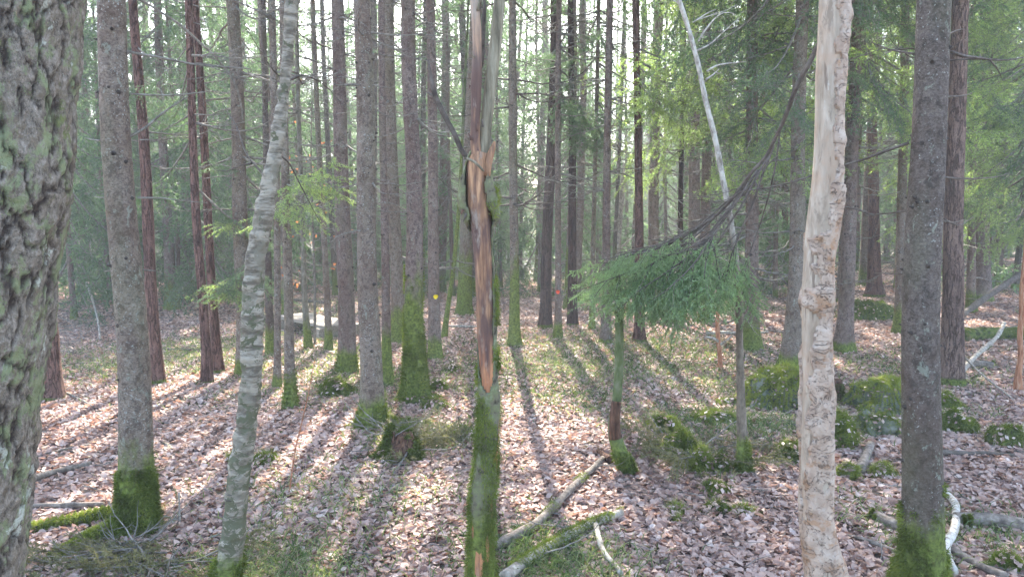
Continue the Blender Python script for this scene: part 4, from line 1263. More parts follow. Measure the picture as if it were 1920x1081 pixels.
# live boughs near the birch
tb = TREES["slim olive spruce with a furry green foot just right of the birch"]
for k, (a, b) in enumerate((((537, 335), (652, 345)), ((536, 330), (625, 300)), ((536, 360), (600, 385)), ((536, 345), (590, 330)), ((535, 372), (520, 400)))):
    live_branch(tb[0], *a, tb[3], *b, tb[3] - .25 - .1 * k, seed=20 + k, bright=.7, hang=.6, width=.5, mat=M_NEEDLIT, wd=.0045)
tb = TREES["spruce with many bare limbs immediately left of the leaning birch"]
for k, (a, b) in enumerate((((450, 318), (395, 300)), ((452, 412), (400, 418)), ((455, 500), (385, 540)), ((455, 520), (420, 555)), ((456, 505), (500, 540)), ((456, 480), (480, 505)), ((456, 540), (405, 530)))):
    live_branch(tb[0], *a, tb[3], *b, tb[3] - .4 - .05 * k, seed=30 + k, bright=.6, hang=.6, width=.5, mat=M_NEEDLIT if k in (1, 2, 3) else M_NEED, wd=.0045)
px_branch(tb[0], [(250, -8), (300, 22), (345, 52), (395, 95), (430, 135), (452, 180), (456, 230)], tb[3] - .8, tb[3] - .1, 5, 4, mat=M_TWIG, sides=4, wob=.01)
px_branch(tb[0], [(448, 130), (400, 122), (340, 118), (300, 108)], tb[3], tb[3] - .4, 5, 2, sides=3)
tb = TREES["broad pine with thick plated reddish bark behind the dark foreground spruce"]

def hang(label, n, zr, seed, lib, sc=(.6, 1.1), az0=None):
    root, Q, r, Y = TREES[label]
    rng = np.random.default_rng(seed)
    for k in range(n):
        zz = rng.uniform(*zr); i = int(np.clip(np.searchsorted(Q[:, 2], zz), 1, len(Q) - 2))
        a = (rng.choice([0, math.pi]) + rng.normal() * .7) if az0 is None else az0 + rng.normal() * .6
        if rng.random() < .25: a = -math.pi / 2 + rng.normal() * .6
        L = rng.uniform(*sc)
        link("leafy_branch", lib[rng.integers(len(lib))], root, Q[i] + np.array([math.cos(a), math.sin(a), 0]) * r[i] * .7, (rng.normal() * .3, rng.uniform(.0, .5), a), (L,) * 3)
hang("spruce with green foot to the left of the flared dark footed one", 22, (2.6, 5.2), 1, SPR_ME, (.6, 1.15))
hang("spruce with a very green foot seen behind the drooping bough", 26, (2.6, 5.8), 2, SPR_ME, (.7, 1.3))
hang("dark reddish pine trunk rising behind the drooping bough", 10, (3.0, 5.4), 3, SPR_ME, (.5, 1.0), 0)
hang("spruce with a flared dark foot above the mossy boulder, left of the pale dead trunk", 16, (2.9, 4.8), 4, SPR_MEG, (.6, 1.1))
hang("spruce directly right of the pale dead trunk", 22, (2.7, 5.0), 5, SPR_ME, (.6, 1.2))
hang("slim spruce close on the left of the thick dark foreground spruce", 14, (2.7, 5.4), 6, SPR_ME, (.6, 1.1))
hang("slim spruce next right of the broad plated pine", 26, (2.0, 6.0), 7, SPR_ME, (.7, 1.3))
hang("slim spruce near the right edge above the mossy fallen log", 30, (1.6, 7.0), 8, SPR_ME, (.8, 1.5))
hang("dark spruce trunk at the far right edge, its leafy boughs reaching into view", 26, (1.6, 5.0), 9, SPR_ME, (.6, 1.1), math.pi)
hang("very slim spruce between the dark slim pine and the grey spruce behind the bough tips", 12, (2.8, 6.5), 10, SPR_MEG, (.6, 1.1))
hang("dark slim pine next right of the red dotted spruce", 14, (3.2, 6.0), 11, SPR_MEG, (.7, 1.2))
hang("spruce with a wide mossy base seen past the reddish pine at left", 16, (1.8, 6.0), 12, SPR_MEG, (.6, 1.2))
hang("small spruce with green boughs low down in the gap at far left", 20, (.8, 5.5), 13, SPR_MEG, (.8, 1.4))
hang("left one of the two close reddish pine trunks near the birch", 5, (1.6, 3.5), 14, SPR_MEG, (.5, .8))

# ---- thin pale leaning tree, upper part bare with lichen
t, Q, r, Y = stand("leaning_dead_tree", [(1397, 886, 26), (1393, 850, 20), (1389, 760, 17), (1387, 660, 14), (1385, 560, 13), (1380, 480, 11), (1370, 410, 11), (1352, 320, 10), (1340, 250, 10), (1322, 190, 9), (1308, 110, 9), (1290, 50, 8), (1274, 0, 8), (1240, -90, 8), (1200, -160, 4)], M_LEAN,
    "thin leaning dead stem, pale and peeling above, brown below with a green foot", cat="dead tree", moss=.22, seg=20, step=.02, rough=.003, flare=.35, fz=3500, broken=True, fs=(30, 30, 14), nb=.14)
for pts, w in (([(1276, 8), (1262, 0), (1250, -10)], 4), ([(1312, 75), (1325, 50), (1350, 22), (1375, 28)], 4), ([(1326, 135), (1350, 118), (1380, 118), (1400, 116)], 4), ([(1323, 150), (1340, 140), (1350, 128)], 4),
               ([(1308, 95), (1330, 85), (1355, 60), (1385, 35)], 4), ([(1300, 40), (1320, 25), (1340, 20)], 3)):
    px_branch(t, pts, Y, Y + .1, w, 1.2, mat=M_LEAN, wob=.012, sides=1)

# ---- small bent sapling, mossy foot
t, Q, r, Y = stand("bent_sapling", [(1188, 888, 28), (1174, 868, 30), (1159, 840, 27), (1150, 808, 23), (1152, 780, 19), (1158, 740, 17), (1161, 690, 17), (1162, 640, 16), (1161, 590, 14), (1160, 540, 12), (1158, 500, 6), (1157, 488, 2)], M_MTH,
    "bent mossy sapling with dark peeled middle and green curved foot, right of centre", cat="sapling", moss=.20, seg=24, step=.015, rough=.003, flare=.0, fz=6000, broken=True, nb=.18)
g = Geo()
Qm = Q[(Q[:, 2] > .22) & (Q[:, 2] < .48)]; rm = r[(Q[:, 2] > .22) & (Q[:, 2] < .48)]
tube(g, Qm + np.array([0, -.004, 0]), rm * 1.02, 18, bark_rfun(.003, 0, 4, nbulge=.15))
o = link("peeled_section", g.mesh("peeled_section", [M_HUMUS]), t)
for k, (a, b) in enumerate((((1160, 560), (1085, 545)), ((1160, 540), (1230, 560)), ((1159, 520), (1110, 600)))):
    live_branch(t, *a, Y, *b, Y - .1 + .2 * k, seed=50 + k, bright=.5, hang=.8, width=.45, mat=M_NEEDB)

# ---- reddish broken sapling
t, Q, r, Y = stand("broken_sapling", [(1351, 692, 9), (1350, 665, 8), (1347, 640, 9), (1345, 610, 8), (1346, 580, 6), (1350, 555, 2)], M_REDW,
    "short reddish broken sapling standing behind the pale leaning stem", cat="sapling", moss=0.0, seg=12, step=.03, flare=.1, broken=True, nb=.25)
px_branch(t, [(1347, 640), (1336, 632), (1322, 631)], Y, Y - .1, 6, 3, mat=M_GRYT)
px_branch(t, [(1347, 645), (1360, 640), (1372, 630)], Y, Y - .1, 5, 2, mat=M_GRYT)
# ---- twisted ochre dead stem at the right edge
t, Q, r, Y = stand("twisted_dead_stem", [(1912, 732, 15), (1908, 700, 11), (1916, 670, 10), (1911, 630, 9), (1917, 590, 9), (1914, 550, 7), (1920, 500, 6), (1922, 440, 3)], M_REDW,
    "twisted ochre dead stem at the right edge beside the mossy stump", cat="dead tree", moss=.05, seg=12, step=.03, flare=.3, broken=True, nb=.25)
px_branch(t, [(1911, 650), (1925, 640), (1940, 620)], Y, Y, 6, 2)

# ---- far jagged snag in the middle distance
t, Q, r, Y = stand("jagged_snag", [(1152, 560, 16), (1156, 500, 13), (1160, 430, 11), (1166, 360, 12), (1169, 318, 9), (1170, 305, 2)], M_GRYT,
    "small jagged pale snag far back, left of the reddish pine behind the bough", cat="dead tree", moss=.2, seg=12, step=.08, flare=.2, broken=True, nb=.3)
px_branch(t, [(1157, 470), (1175, 455), (1190, 440)], Y, Y, 5, 2, mat=M_GRYT)
t, Q, r, Y = stand("ivy_clad_trunk", [(1275, 600, 12), (1275, 480, 11), (1277, 350, 10), (1280, 200, 9), (1282, 60, 8)], M_PIND,
    "blackish slim trunk beyond the bough, darkest of those around it", moss=.1, seg=12, flare=.2, crown=CR_FAR[0], crown_z=6.5, H=14)

# ---- beech sapling with withered orange leaves
def beech():
    Yb = hit(585, 660)[1] + .6
    base = atY(590, 640, Yb); base[2] = gh(base[0], base[1])
    root = thing("beech_sapling", "slim sapling keeping withered orange leaves, beyond the footbridge", "sapling", base)
    g = Geo(); gl = Geo(); rng = np.random.default_rng(77)
    H = 3.4
    Q = np.array([[0, 0, -.05], [.03, 0, 1], [-.02, .02, 2.2], [.05, 0, H]]); Q, r = smooth_path(Q, [.02, .016, .012, .004], .1)
    tube(g, Q, r, 8)
    for k in range(26):
        i = int(rng.integers(len(Q) // 4, len(Q))); a = rng.random() * 6.3; L = rng.uniform(.3, .8)
        M = rotM(a, rng.uniform(0, .5), L)
        g.merge(DEAD[k % 9], M, Q[i])
        for s in range(int(rng.integers(2, 8))):
            u = rng.uniform(.3, 1.0); p = Q[i] + M @ np.array([u, rng.normal() * .1, -.05 + rng.normal() * .06])
            sz = rng.uniform(.035, .06); d = unit(rng.normal(size=3)); e = unit(np.cross(d, rng.normal(size=3)))
            gl.add([p, p + d * sz * .4 + e * sz * .35, p + d * sz, p + d * sz * .4 - e * sz * .35], q=[[0, 1, 2, 3]], tint=rng.random())
    link("trunk", g.mesh("sapling_trunk", [M_TWIG]), root)
    o = link("withered_leaves", gl.mesh("withered_leaves", [M_BEECH]), root)
beech()

# ================================================================== GROUND THINGS
def at_ground(p, lift=0.0):
    p = np.array(p, float); p[2] = gh(p[0], p[1]) + lift; return p

def mound(name, label, cat, pxl, pxr, py, hpx, mat, seed, fz=6000, dy=.8, moss=.5, fl=.018, group=None, rough=.25, box=0.0, dark=False, sink=.0):
    """hummock, mossy stone: dome between two pixel columns, foot at pixel row py"""
    c = hit((pxl + pxr) / 2, py)
    d = depth(c); w = (pxr - pxl) / 2 / F * d; h = hpx / F * d * 1.02
    c[1] += w * dy * .8; c[2] = gh(c[0], c[1])
    n, m = 26, 52
    ph = np.linspace(0, math.pi / 2, n); th = np.linspace(0, 2 * math.pi, m, endpoint=False)
    PH, TH = np.meshgrid(ph, th, indexing='ij')
    e = 1 - box * .6
    X = np.sign(np.cos(TH)) * np.abs(np.cos(TH)) ** e * np.sin(PH) ** e; Yy = np.sign(np.sin(TH)) * np.abs(np.sin(TH)) ** e * np.sin(PH) ** e; Z = np.cos(PH) ** (e)
    D = np.stack([X, Yy, Z], -1)
    k = 1 + rough * 2.0 * fbm(D * 1.7 + seed, 3) + rough * 1.0 * fbm(D * 5 + seed, 3)
    V = D * k[..., None] * np.array([w, w * dy, h])
    V[..., 2] *= .82; V[..., :2] *= (1 + .18 * (PH[..., None] / 1.57) ** 4)
    V[..., 2] -= .06 * (PH / 1.57) ** 3
    g = Geo()
    i = np.arange(n - 1)[:, None] * m; j = np.arange(m)[None]; kk = (j + 1) % m
    q = np.stack([i + j, i + m + j, i + m + kk, i + kk], -1).reshape(-1, 4)
    g.add(V.reshape(-1, 3), q=q)
    root = thing(name, label, cat, c, group)
    o = link("bed" if not name.startswith("mossy_s") and name != "mossy_boulder" else "body", g.mesh(name, [mat]), root)
    if fz:
        vv = V.reshape(-1, 3); dn = unit(vv / np.array([w, w * dy, h]) + np.array([0, 0, .2]))
        mk = fbm(vv * 8 + seed, 3) > (-.30 if not dark else -.05)
        mk &= vv[:, 2] > -.02
        rs = np.random.default_rng(seed); fz = int(fz * 1.3)
        gg = Geo(); fuzz(gg, vv[mk], dn[mk], fz, fl * .65, fl * .22, rs, down=-.1, b=moss + .12)
        fuzz(gg, vv[mk], dn[mk], fz // 14, fl * 2.6, .0035, rs, down=.3, b=moss + .2)
        link("moss", gg.mesh("moss", [M_MOSS]), root)
        # fallen leaves caught on it
        nl = int(50 + w * 360); ii = rs.integers(len(vv), size=nl); P = vv[ii] + dn[ii] * fl * .8
        a = unit(rs.normal(size=(nl, 3))); a = unit(a - dn[ii] * (a * dn[ii]).sum(1)[:, None] * .8); bb = unit(np.cross(a, dn[ii])); sz = rs.uniform(.02, .045, nl)[:, None]
        T = np.stack([P - a * sz * .5, P + bb * sz * .33 - a * sz * .1, P + a * sz * .55, P - bb * sz * .3], 1)
        gl = Geo(); gl.add(T.reshape(-1, 3), q=np.arange(nl * 4).reshape(-1, 4), tint=rs.random(nl))
        ol = link("caught_leaves", gl.mesh("caught_leaves", [M_LEAF], smooth=False), root); ol['kind'] = "stuff"
    return root

mound("mossy_boulder", "large mossy boulder left of the pale dead trunk, greener on top", "boulder", 1415, 1560, 770, 70, M_ROCK, 3, 40000, .75, .8, .03)
mound("mossy_boulder", "moss topped boulder partly hidden by the thick dark foreground spruce", "boulder", 1612, 1745, 775, 68, M_ROCK, 5, 30000, .8, .8, .024)
mound("mossy_stone", "angular dark mossy stone in front of the half hidden boulder", "stone", 1622, 1700, 818, 38, M_ROCK, 7, 7000, .8, .4, .02, rough=.4, box=.6)
mound("moss_hummock", "green moss cushion right of the dark foreground spruce, the farther one", "moss hummock", 1755, 1815, 772, 32, M_MOSSD, 8, 8000, .8, .5, .02)
mound("moss_hummock", "broad low moss cushion right of the dark foreground spruce, the nearer one", "moss hummock", 1755, 1832, 812, 40, M_MOSSD, 9, 8000, .8, .35, .024)
mound("mossy_stump", "short blocky moss covered stump near the right edge", "stump", 1873, 1918, 838, 40, M_MOSSD, 10, 7000, .9, .3, .018, box=.9, rough=.12)
mound("mossy_stump", "small round dark mossy stump on the sunlit leaves, right of the bent sapling", "stump", 1215, 1275, 812, 28, M_MOSSD, 11, 8000, .8, .3, .028, box=.3)
mound("moss_hummock", "yellow green moss cushion at the front of the brush heap", "moss hummock", 1290, 1345, 888, 42, M_MOSSD, 12, 9000, .8, .75, .024)
mound("moss_hummock", "dark green moss cushion at the right side of the brush heap", "moss hummock", 1335, 1372, 888, 34, M_MOSSD, 13, 6000, .9, .35, .024)
mound("moss_hummock", "tall shaggy moss cushion at the left side of the brush heap", "moss hummock", 1252, 1312, 868, 50, M_MOSSD, 14, 9000, .8, .4, .028, rough=.4)
mound("moss_hummock", "tiny bright moss tuft left of the shaggy cushion", "moss hummock", 1236, 1258, 860, 24, M_MOSSD, 15, 2500, .9, .7, .02)
mound("moss_hummock", "wide flat yellowish moss bed behind the brush heap", "moss hummock", 1300, 1400, 800, 22, M_MOSSD, 16, 9000, .9, .65, .02)
mound("moss_hummock", "sloping moss bank just right of the pale dead trunk", "moss hummock", 1540, 1612, 842, 62, M_MOSSD, 17, 10000, .8, .45, .028)
mound("moss_hummock", "dark moss lump left of the pale dead trunk, lowest of that side", "moss hummock", 1462, 1512, 868, 38, M_MOSSD, 18, 6000, .8, .35, .022)
mound("mossy_stone", "oblong bright green mossy stone right of the pale dead trunk", "stone", 1572, 1622, 900, 26, M_MOSSD, 19, 8000, .7, .75, .014)
mound("mossy_stone", "low bright mossy stone touching the dark foreground spruce", "stone", 1636, 1690, 898, 24, M_MOSSD, 20, 7000, .6, .75, .014)
mound("moss_hummock", "brown green grassy hummock left of the reddish grey spruce", "moss hummock", 598, 662, 744, 28, M_MOSSD, 21, 7000, .8, .3, .028)
mound("moss_hummock", "small dark moss hump right of the moss sleeved spruce", "moss hummock", 800, 842, 732, 18, M_MOSSD, 22, 4000, .8, .35, .022)
mound("moss_hummock", "low moss hump in front of the moss sleeved spruce on its right", "moss hummock", 790, 840, 768, 16, M_MOSSD, 23, 4000, .8, .3, .022)
mound("moss_hummock", "dark hummock behind and right of the yellow dotted spruce", "moss hummock", 826, 868, 700, 14, M_MOSSD, 24, 3000, .8, .25, .02)
mound("moss_hummock", "green moss mat touching the left side of the forked snag", "moss hummock", 835, 892, 826, 22, M_MOSSD, 25, 7000, .8, .5, .022)
mound("moss_hummock", "mossy ledge far right beyond the spruce beside the pale trunk", "moss hummock", 1590, 1680, 600, 42, M_MOSSD, 26, 7000, .8, .35, .03)
mound("moss_hummock", "spreading green moss skirt at the foot of the pale lichened spruce", "moss hummock", 635, 790, 806, 20, M_MOSSD, 27, 12000, .35, .55, .02, rough=.4)
mound("moss_hummock", "moss skirt on the ground around the moss sleeved spruce", "moss hummock", 735, 820, 758, 12, M_MOSSD, 28, 7000, .5, .4, .02, rough=.4)
mound("moss_hummock", "moss patch at the foot of the stem behind the birch", "moss hummock", 468, 516, 870, 14, M_MOSSD, 29, 4500, .8, .6, .018)
for k, (a, b, y, h, s) in enumerate(((1375, 1425, 968, 9, .7), (1250, 1290, 962, 8, .7), (1310, 1380, 930, 18, .25), (1325, 1372, 965, 16, .3), (1270, 1300, 983, 5, .7), (1870, 1935, 1075, 30, .45), (690, 760, 868, 18, .2), (1435, 1480, 715, 14, .5),
                                     (1350, 1400, 760, 10, .5), (418, 440, 870, 12, .6))):
    mound("moss_tuft", ["flat bright moss tuft on the leaves between pale trunk and brush heap", "small bright moss tuft below the brush heap on its left", "dark green moss tuft just below the brush heap", "dark moss tuft on the leaves, second below the brush heap",
        "tiny flat yellow moss tuft farthest below the brush heap", "moss patch in the bottom right corner", "dark moss clump on the left flank of the rotting stump", "moss ridge at the foot of the flared spruce",
        "thin moss patch beside the large mossy boulder on its left", "small moss tuft left of the leaning birch"][k], "moss", a, b, y, h, M_MOSSD, 60 + k, 3500, .8, s, .02, group="moss tufts on the forest floor")

# rotting stump in front of the lichened spruce
def rotten_stump():
    c = hit(748, 866)
    d = depth(c); base = at_ground(c + np.array([0, .12, 0]))
    root = thing("rotting_stump", "crumbling brown stump shaggy with moss and twigs, in front of the lichened spruce", "stump", base)
    g = Geo(); n = 12; w = 46 / F * d; h = 44 / F * d
    rng = np.random.default_rng(4)
    z = np.linspace(-.05, h, n)
    tube(g, np.stack([.02 * np.sin(z * 9), 0 * z, z], 1), np.interp(z, [-.05, 0, h * .6, h], [w * 1.1, w, w * .55, w * .4]), 40, bark_rfun(.035, 0, 8, (14, 14, 8), .3))
    for k in range(14):
        a = rng.random() * 6.3; rr = w * rng.uniform(.25, .8); hh = h * rng.uniform(.6, 1.2)
        p = np.array([rr * math.cos(a), rr * math.sin(a), 0])
        tube(g, np.array([p, p * .9 + [0, 0, hh * .6], p * .75 + [0, 0, hh]]), [.02, .014, .003], 6, bark_rfun(.006, 0, k))
    link("body", g.mesh("stump_body", [M_HUMUS]), root)
    V = g.arrays()[0]; m = (fbm(V * 8, 2) > -.1)
    gg = Geo(); fuzz(gg, V[m], unit(V[m] * [1, 1, .3]), 16000, .035, .006, rng, down=.3, b=.15)
    link("moss", gg.mesh("moss", [M_MOSS]), root)
rotten_stump()

def small_stump(label, px, py, w, h, mat=M_HUMUS, name="stump", seed=1):
    c = hit(px, py); d = depth(c); base = at_ground(c)
    root = thing(name, label, "stump", base)
    g = Geo(); W = w / 2 / F * d; H = h / F * d
    z = np.linspace(-.05, H, 14)
    V, D, q = tube(g, np.stack([0 * z, 0 * z, z], 1), np.interp(z, [-.05, 0, H], [W * 1.2, W * 1.1, W * .9]), 28, bark_rfun(.012, .2, seed, (14, 14, 3), .2))
    link("body", g.mesh("stump_body", [mat]), root)
    vv = V.reshape(-1, 3); m = fbm(vv * 9 + seed, 2) > .05
    gg = Geo(); fuzz(gg, vv[m], D.reshape(-1, 3)[m], 2500, .018, .005, R_, b=.35)
    link("moss", gg.mesh("moss", [M_MOSS]), root)
small_stump("dark broken stump right behind the pale dead trunk, beside the large boulder", 1567, 752, 24, 42, M_HUMUS, seed=4)

# logs and branches lying on the ground
def log(name, label, cat, pts, w0, w1, mat, seed=1, moss=0.0, fz=0, lift=.45, seg=18, sides=0, step=.03, rough=.005, nb=.2, group=None, fk=.5, forks=(), lifts=None):
    P, R = [], []
    n = len(pts)
    for k, (px, py) in enumerate(pts):
        p = hit(px, py); rr = (w0 + (w1 - w0) * k / (n - 1)) / 2 / F * depth(p)
        p[2] = gh(p[0], p[1]) + rr * (lift + .25) + .012 + (lifts[k] if lifts else 0); P.append(p); R.append(rr)
    Q, r = smooth_path(P, R, step, 2)
    base = Q[0].copy(); base[2] = gh(base[0], base[1])
    kids = bool(fz or sides or forks)
    g = Geo(); rng = np.random.default_rng(seed)
    V, D, q = tube(g, Q - base, r, seg, bark_rfun(rough, 0, seed, (20, 20, 20), nb))
    if kids:
        root = thing(name, label, cat, base, group); o = link("stem", g.mesh(name, [mat]), root)
    else:
        root = o = link(name, g.mesh(name, [mat]), None, base); tag(o, label, cat, group)
    o['moss_h'] = moss
    if fz:
        vv = V.reshape(-1, 3); dn = D.reshape(-1, 3)
        m = (dn[:, 2] > -.1) & (fbm(vv * 4 + seed, 2) > fk - .5)
        gg = Geo(); fuzz(gg, vv[m], dn[m], fz, .012, .0035, rng, down=-.1, b=.5)
        link("moss", gg.mesh("moss", [M_MOSS]), root)
    for s in range(sides):
        i = int(rng.integers(len(Q) // 6, max(len(Q) - 1, len(Q) // 6 + 1))); L = rng.uniform(.15, .5)
        link("side_twig", DEAD_ME[rng.integers(9)], root, Q[i] - base, (0, -rng.uniform(0, .4), rng.random() * 6.3), (L,) * 3)
    for fp, fw0, fw1 in forks:
        PP, RR = [], []
        for k, (px, py) in enumerate(fp):
            p = hit(px, py); rr = (fw0 + (fw1 - fw0) * k / (len(fp) - 1)) / 2 / F * depth(p)
            p[2] = gh(p[0], p[1]) + rr * .8 + (.03 if k == 0 else 0); PP.append(p - base); RR.append(rr)
        Qf, rf = smooth_path(PP, RR, step, 2)
        g = Geo(); tube(g, Qf, rf, 12, bark_rfun(.003, 0, seed + 2, nbulge=.2)); link("fork", g.mesh("fork", [mat]), root)
    return root
log("fallen_branch", "long crooked fallen branch running from the snag's foot to the bent sapling", "fallen branch", [(925, 1040), (965, 1018), (1000, 1000), (1040, 960), (1060, 938), (1085, 912), (1110, 888), (1130, 868)], 19, 10, M_STICK, 2, .0, 900, sides=3, fk=.85, lift=.95)
log("fallen_log", "green mossed fallen stem pointing up from the bottom edge toward the forked white twig", "fallen branch", [(945, 1100), (985, 1068), (1030, 1040), (1070, 1015), (1105, 995), (1140, 982), (1165, 972)], 22, 13, M_GRYT, 3, 0, 6000, sides=2, fk=.45, lift=.95)
log("forked_twig", "pale forked twig lying on the mossed stem at bottom centre", "fallen branch", [(1108, 978), (1118, 1000), (1125, 1030), (1135, 1052), (1150, 1066), (1165, 1085)], 12, 8, M_GRYT, 4, lift=1.2, forks=(([(1116, 985), (1112, 1005), (1109, 1025)], 7, 3),))
log("bark_slab", "dark splintered piece of bark beside the foot of the bent sapling", "bark", [(1122, 852), (1132, 862), (1145, 872)], 10, 14, M_HUMUS, 5, lift=.8, step=.02)
log("birch_branch", "crooked white birch branch on the ground right of the dark foreground spruce", "fallen branch", [(1755, 890), (1758, 915), (1775, 940), (1792, 955), (1792, 990), (1788, 1015), (1770, 1040), (1772, 1065), (1785, 1090)], 9, 20, M_BIRCHW, 6, lift=1.4, sides=2, rough=.002, nb=.08)
log("fallen_log", "thick brown fallen log reaching the right edge near the bottom", "fallen log", [(1790, 985), (1840, 985), (1880, 990), (1935, 1000)], 26, 26, M_STICK, 7, 0, 1500, fk=.8)
log("fallen_log", "pale rotten branch below the white birch branch at bottom right", "fallen branch", [(1785, 1042), (1810, 1055), (1850, 1078), (1890, 1090)], 16, 14, M_STICK, 8, lift=.6)
log("fallen_log", "dark rotten log piece left of the dark foreground spruce's foot", "fallen log", [(1640, 975), (1662, 988), (1690, 1000)], 20, 24, M_STICK, 9, 0, 1200, rough=.01, fk=.7)
log("fallen_branch", "dead stick lying among leaves between the pale trunk and dark spruce", "fallen branch", [(1590, 1010), (1620, 1018), (1650, 1030), (1690, 1045)], 6, 8, M_STICK, 10, lift=.9, sides=2)
log("fallen_log", "dark short log between the two bright mossy stones", "fallen log", [(1612, 890), (1622, 868), (1632, 842)], 16, 15, M_STICK, 11, lift=.6)
log("fallen_branch", "dark flat branch lying right of the dark spruce at mid height", "fallen branch", [(1755, 855), (1800, 857), (1850, 855), (1900, 858)], 12, 6, M_DTWIG, 12, lift=.6, sides=2)
log("fallen_log", "mossy fallen log at far right beyond the twisted stem", "fallen log", [(1805, 640), (1850, 636), (1900, 636), (1940, 640)], 26, 26, M_MOSSD, 13, 0, 6000, fk=.2)
log("leaning_pole", "dark bare pole leaning up to the right edge above the mossy log", "fallen log", [(1800, 600), (1830, 590), (1870, 582), (1930, 570)], 12, 12, M_DTWIG, 14, lift=.6, lifts=(0, .12, .3, .55))
log("fallen_branch", "bleached antler like branch leaning near the broad plated pine", "fallen branch", [(1795, 715), (1820, 695), (1845, 682), (1870, 668), (1880, 658)], 10, 7, M_GRYT, 15, lift=.8, sides=4, lifts=(0, .08, .14, .2, .3))
log("fallen_branch", "long thin bleached stick reaching from the plated pine toward the right", "fallen branch", [(1765, 690), (1795, 700), (1830, 720), (1870, 740), (1900, 752)], 4, 3, M_GRYT, 16, lift=1, sides=2, lifts=(.3, .22, .12, .05, 0), step=.02)
log("fallen_log", "grey mossy log behind the bleached antler like branch", "fallen log", [(1800, 692), (1830, 688), (1862, 690)], 14, 12, M_STICK, 17, 0, 800, fk=.5)
log("fallen_branch", "dark stick on the leaves at left, nearer to the furrowed trunk's foot", "fallen branch", [(50, 912), (85, 898), (120, 888), (170, 875)], 13, 9, M_STICK, 18, lift=.7, sides=2)
log("fallen_branch", "dark low branch just behind the mossy root of the near left spruce", "fallen branch", [(45, 958), (90, 955), (140, 954), (195, 952)], 13, 10, M_STICK, 19, lift=.5)
log("fallen_branch", "thin dark stick farther up the left slope of leaves", "fallen branch", [(60, 865), (90, 855), (130, 845), (170, 838)], 6, 4, M_STICK, 20, lift=.6)
log("fallen_branch", "thin grey stick below the stout red pine at far left", "fallen branch", [(125, 742), (150, 752), (175, 766)], 5, 3, M_TWIG, 21, lift=1)
log("fallen_branch", "bleached limb lying among brush in the gap at far left", "fallen branch", [(165, 575), (178, 600), (186, 622), (188, 640)], 5, 3, M_GRYT, 22, lift=1, sides=4, lifts=(.4, .25, .1, 0))
log("fallen_log", "long pale log far back between yellow dotted spruce and snag", "fallen log", [(838, 616), (860, 615), (895, 616), (930, 616)], 5, 4, M_GRYT, 23, lift=.8)
log("fallen_log", "dark thin log lying behind the plank footbridge", "fallen log", [(548, 566), (580, 568), (620, 572)], 6, 5, M_STICK, 24, lift=.8)
log("fallen_branch", "pale short branch lying behind the reddish broken sapling", "fallen branch", [(1325, 632), (1360, 628), (1400, 632), (1440, 626)], 7, 4, M_GRYT, 25, lift=1.2, sides=2)
log("fallen_branch", "bent stick lying beside the rotting stump", "fallen branch", [(738, 892), (758, 872), (776, 852), (792, 828)], 4, 3, M_TWIG, 26, lift=1, lifts=(0, .03, .08, .14))
log("fallen_branch", "short dark twig lying on leaves at bottom centre left", "fallen branch", [(732, 1045), (750, 1040), (770, 1032)], 5, 4, M_STICK, 27, lift=.9)
log("fallen_branch", "thin upright dead twig right of the near left spruce", "twig", [(337, 985), (338, 983)], 4, 3, M_GRYT, 28, lift=1, lifts=(0, .16), step=.02)
log("fallen_branch", "dark wet branch lying in the hollow at far left", "fallen branch", [(115, 690), (150, 684), (190, 684), (215, 683)], 4, 3, M_DTWIG, 29, lift=.8, sides=3)
log("fallen_branch", "dark branch lying under the two close reddish pines", "fallen branch", [(310, 658), (345, 660), (380, 658)], 5, 3, M_DTWIG, 30, lift=.8, sides=2)

# thin live shoot left of centre
sh = thing("thin_shoot", "tall thin bare shoot rising from the leaves between birch and lichened spruce", "shoot", at_ground(hit(543, 925)))
px_branch(sh, [(541, 925), (548, 880), (560, 820), (578, 740), (592, 670)], hit(541, 925)[1], hit(541, 925)[1] + .15, 3.2, 1.2, name="stem", mat=M_REDW, wob=.008, sides=2)

# plank footbridge
def bridge():
    a = hit(556, 612); b = hit(640, 632)
    c = at_ground((a + b) / 2)
    root = thing("plank_footbridge", "weathered pale plank footbridge glimpsed between the thin stems left of centre", "footbridge", c)
    d = b - a; d[2] = 0; L = np.linalg.norm(d) * 1.12; az = math.atan2(d[1], d[0]) 
    wd = .17
    for k in range(3):
        g = Geo()
        def box(g, x0, x1, y0, y1, z0, z1):
            v = [[x, y, z] for x in (x0, x1) for y in (y0, y1) for z in (z0, z1)]
            g.add(v, q=[[0, 1, 3, 2], [4, 6, 7, 5], [0, 4, 5, 1], [2, 3, 7, 6], [0, 2, 6, 4], [1, 5, 7, 3]])
        box(g, -L / 2 - .02 * k, L / 2 + .03 * k, (k - 1.5) * (wd + .012), (k - 1.5) * (wd + .012) + wd, .16, .20)
        link("plank", g.mesh("plank", [M_PLANK], smooth=False), root, (0, 0, 0), (0, 0, az))
    for s in (-1, 1):
        g = Geo(); box(g, -.07, .07, -.33, .33, -.06, .157)
        link("sleeper", g.mesh("sleeper", [M_PLANK], smooth=False), root, (math.cos(az) * s * L * .4, math.sin(az) * s * L * .4, 0), (0, 0, az))
bridge()

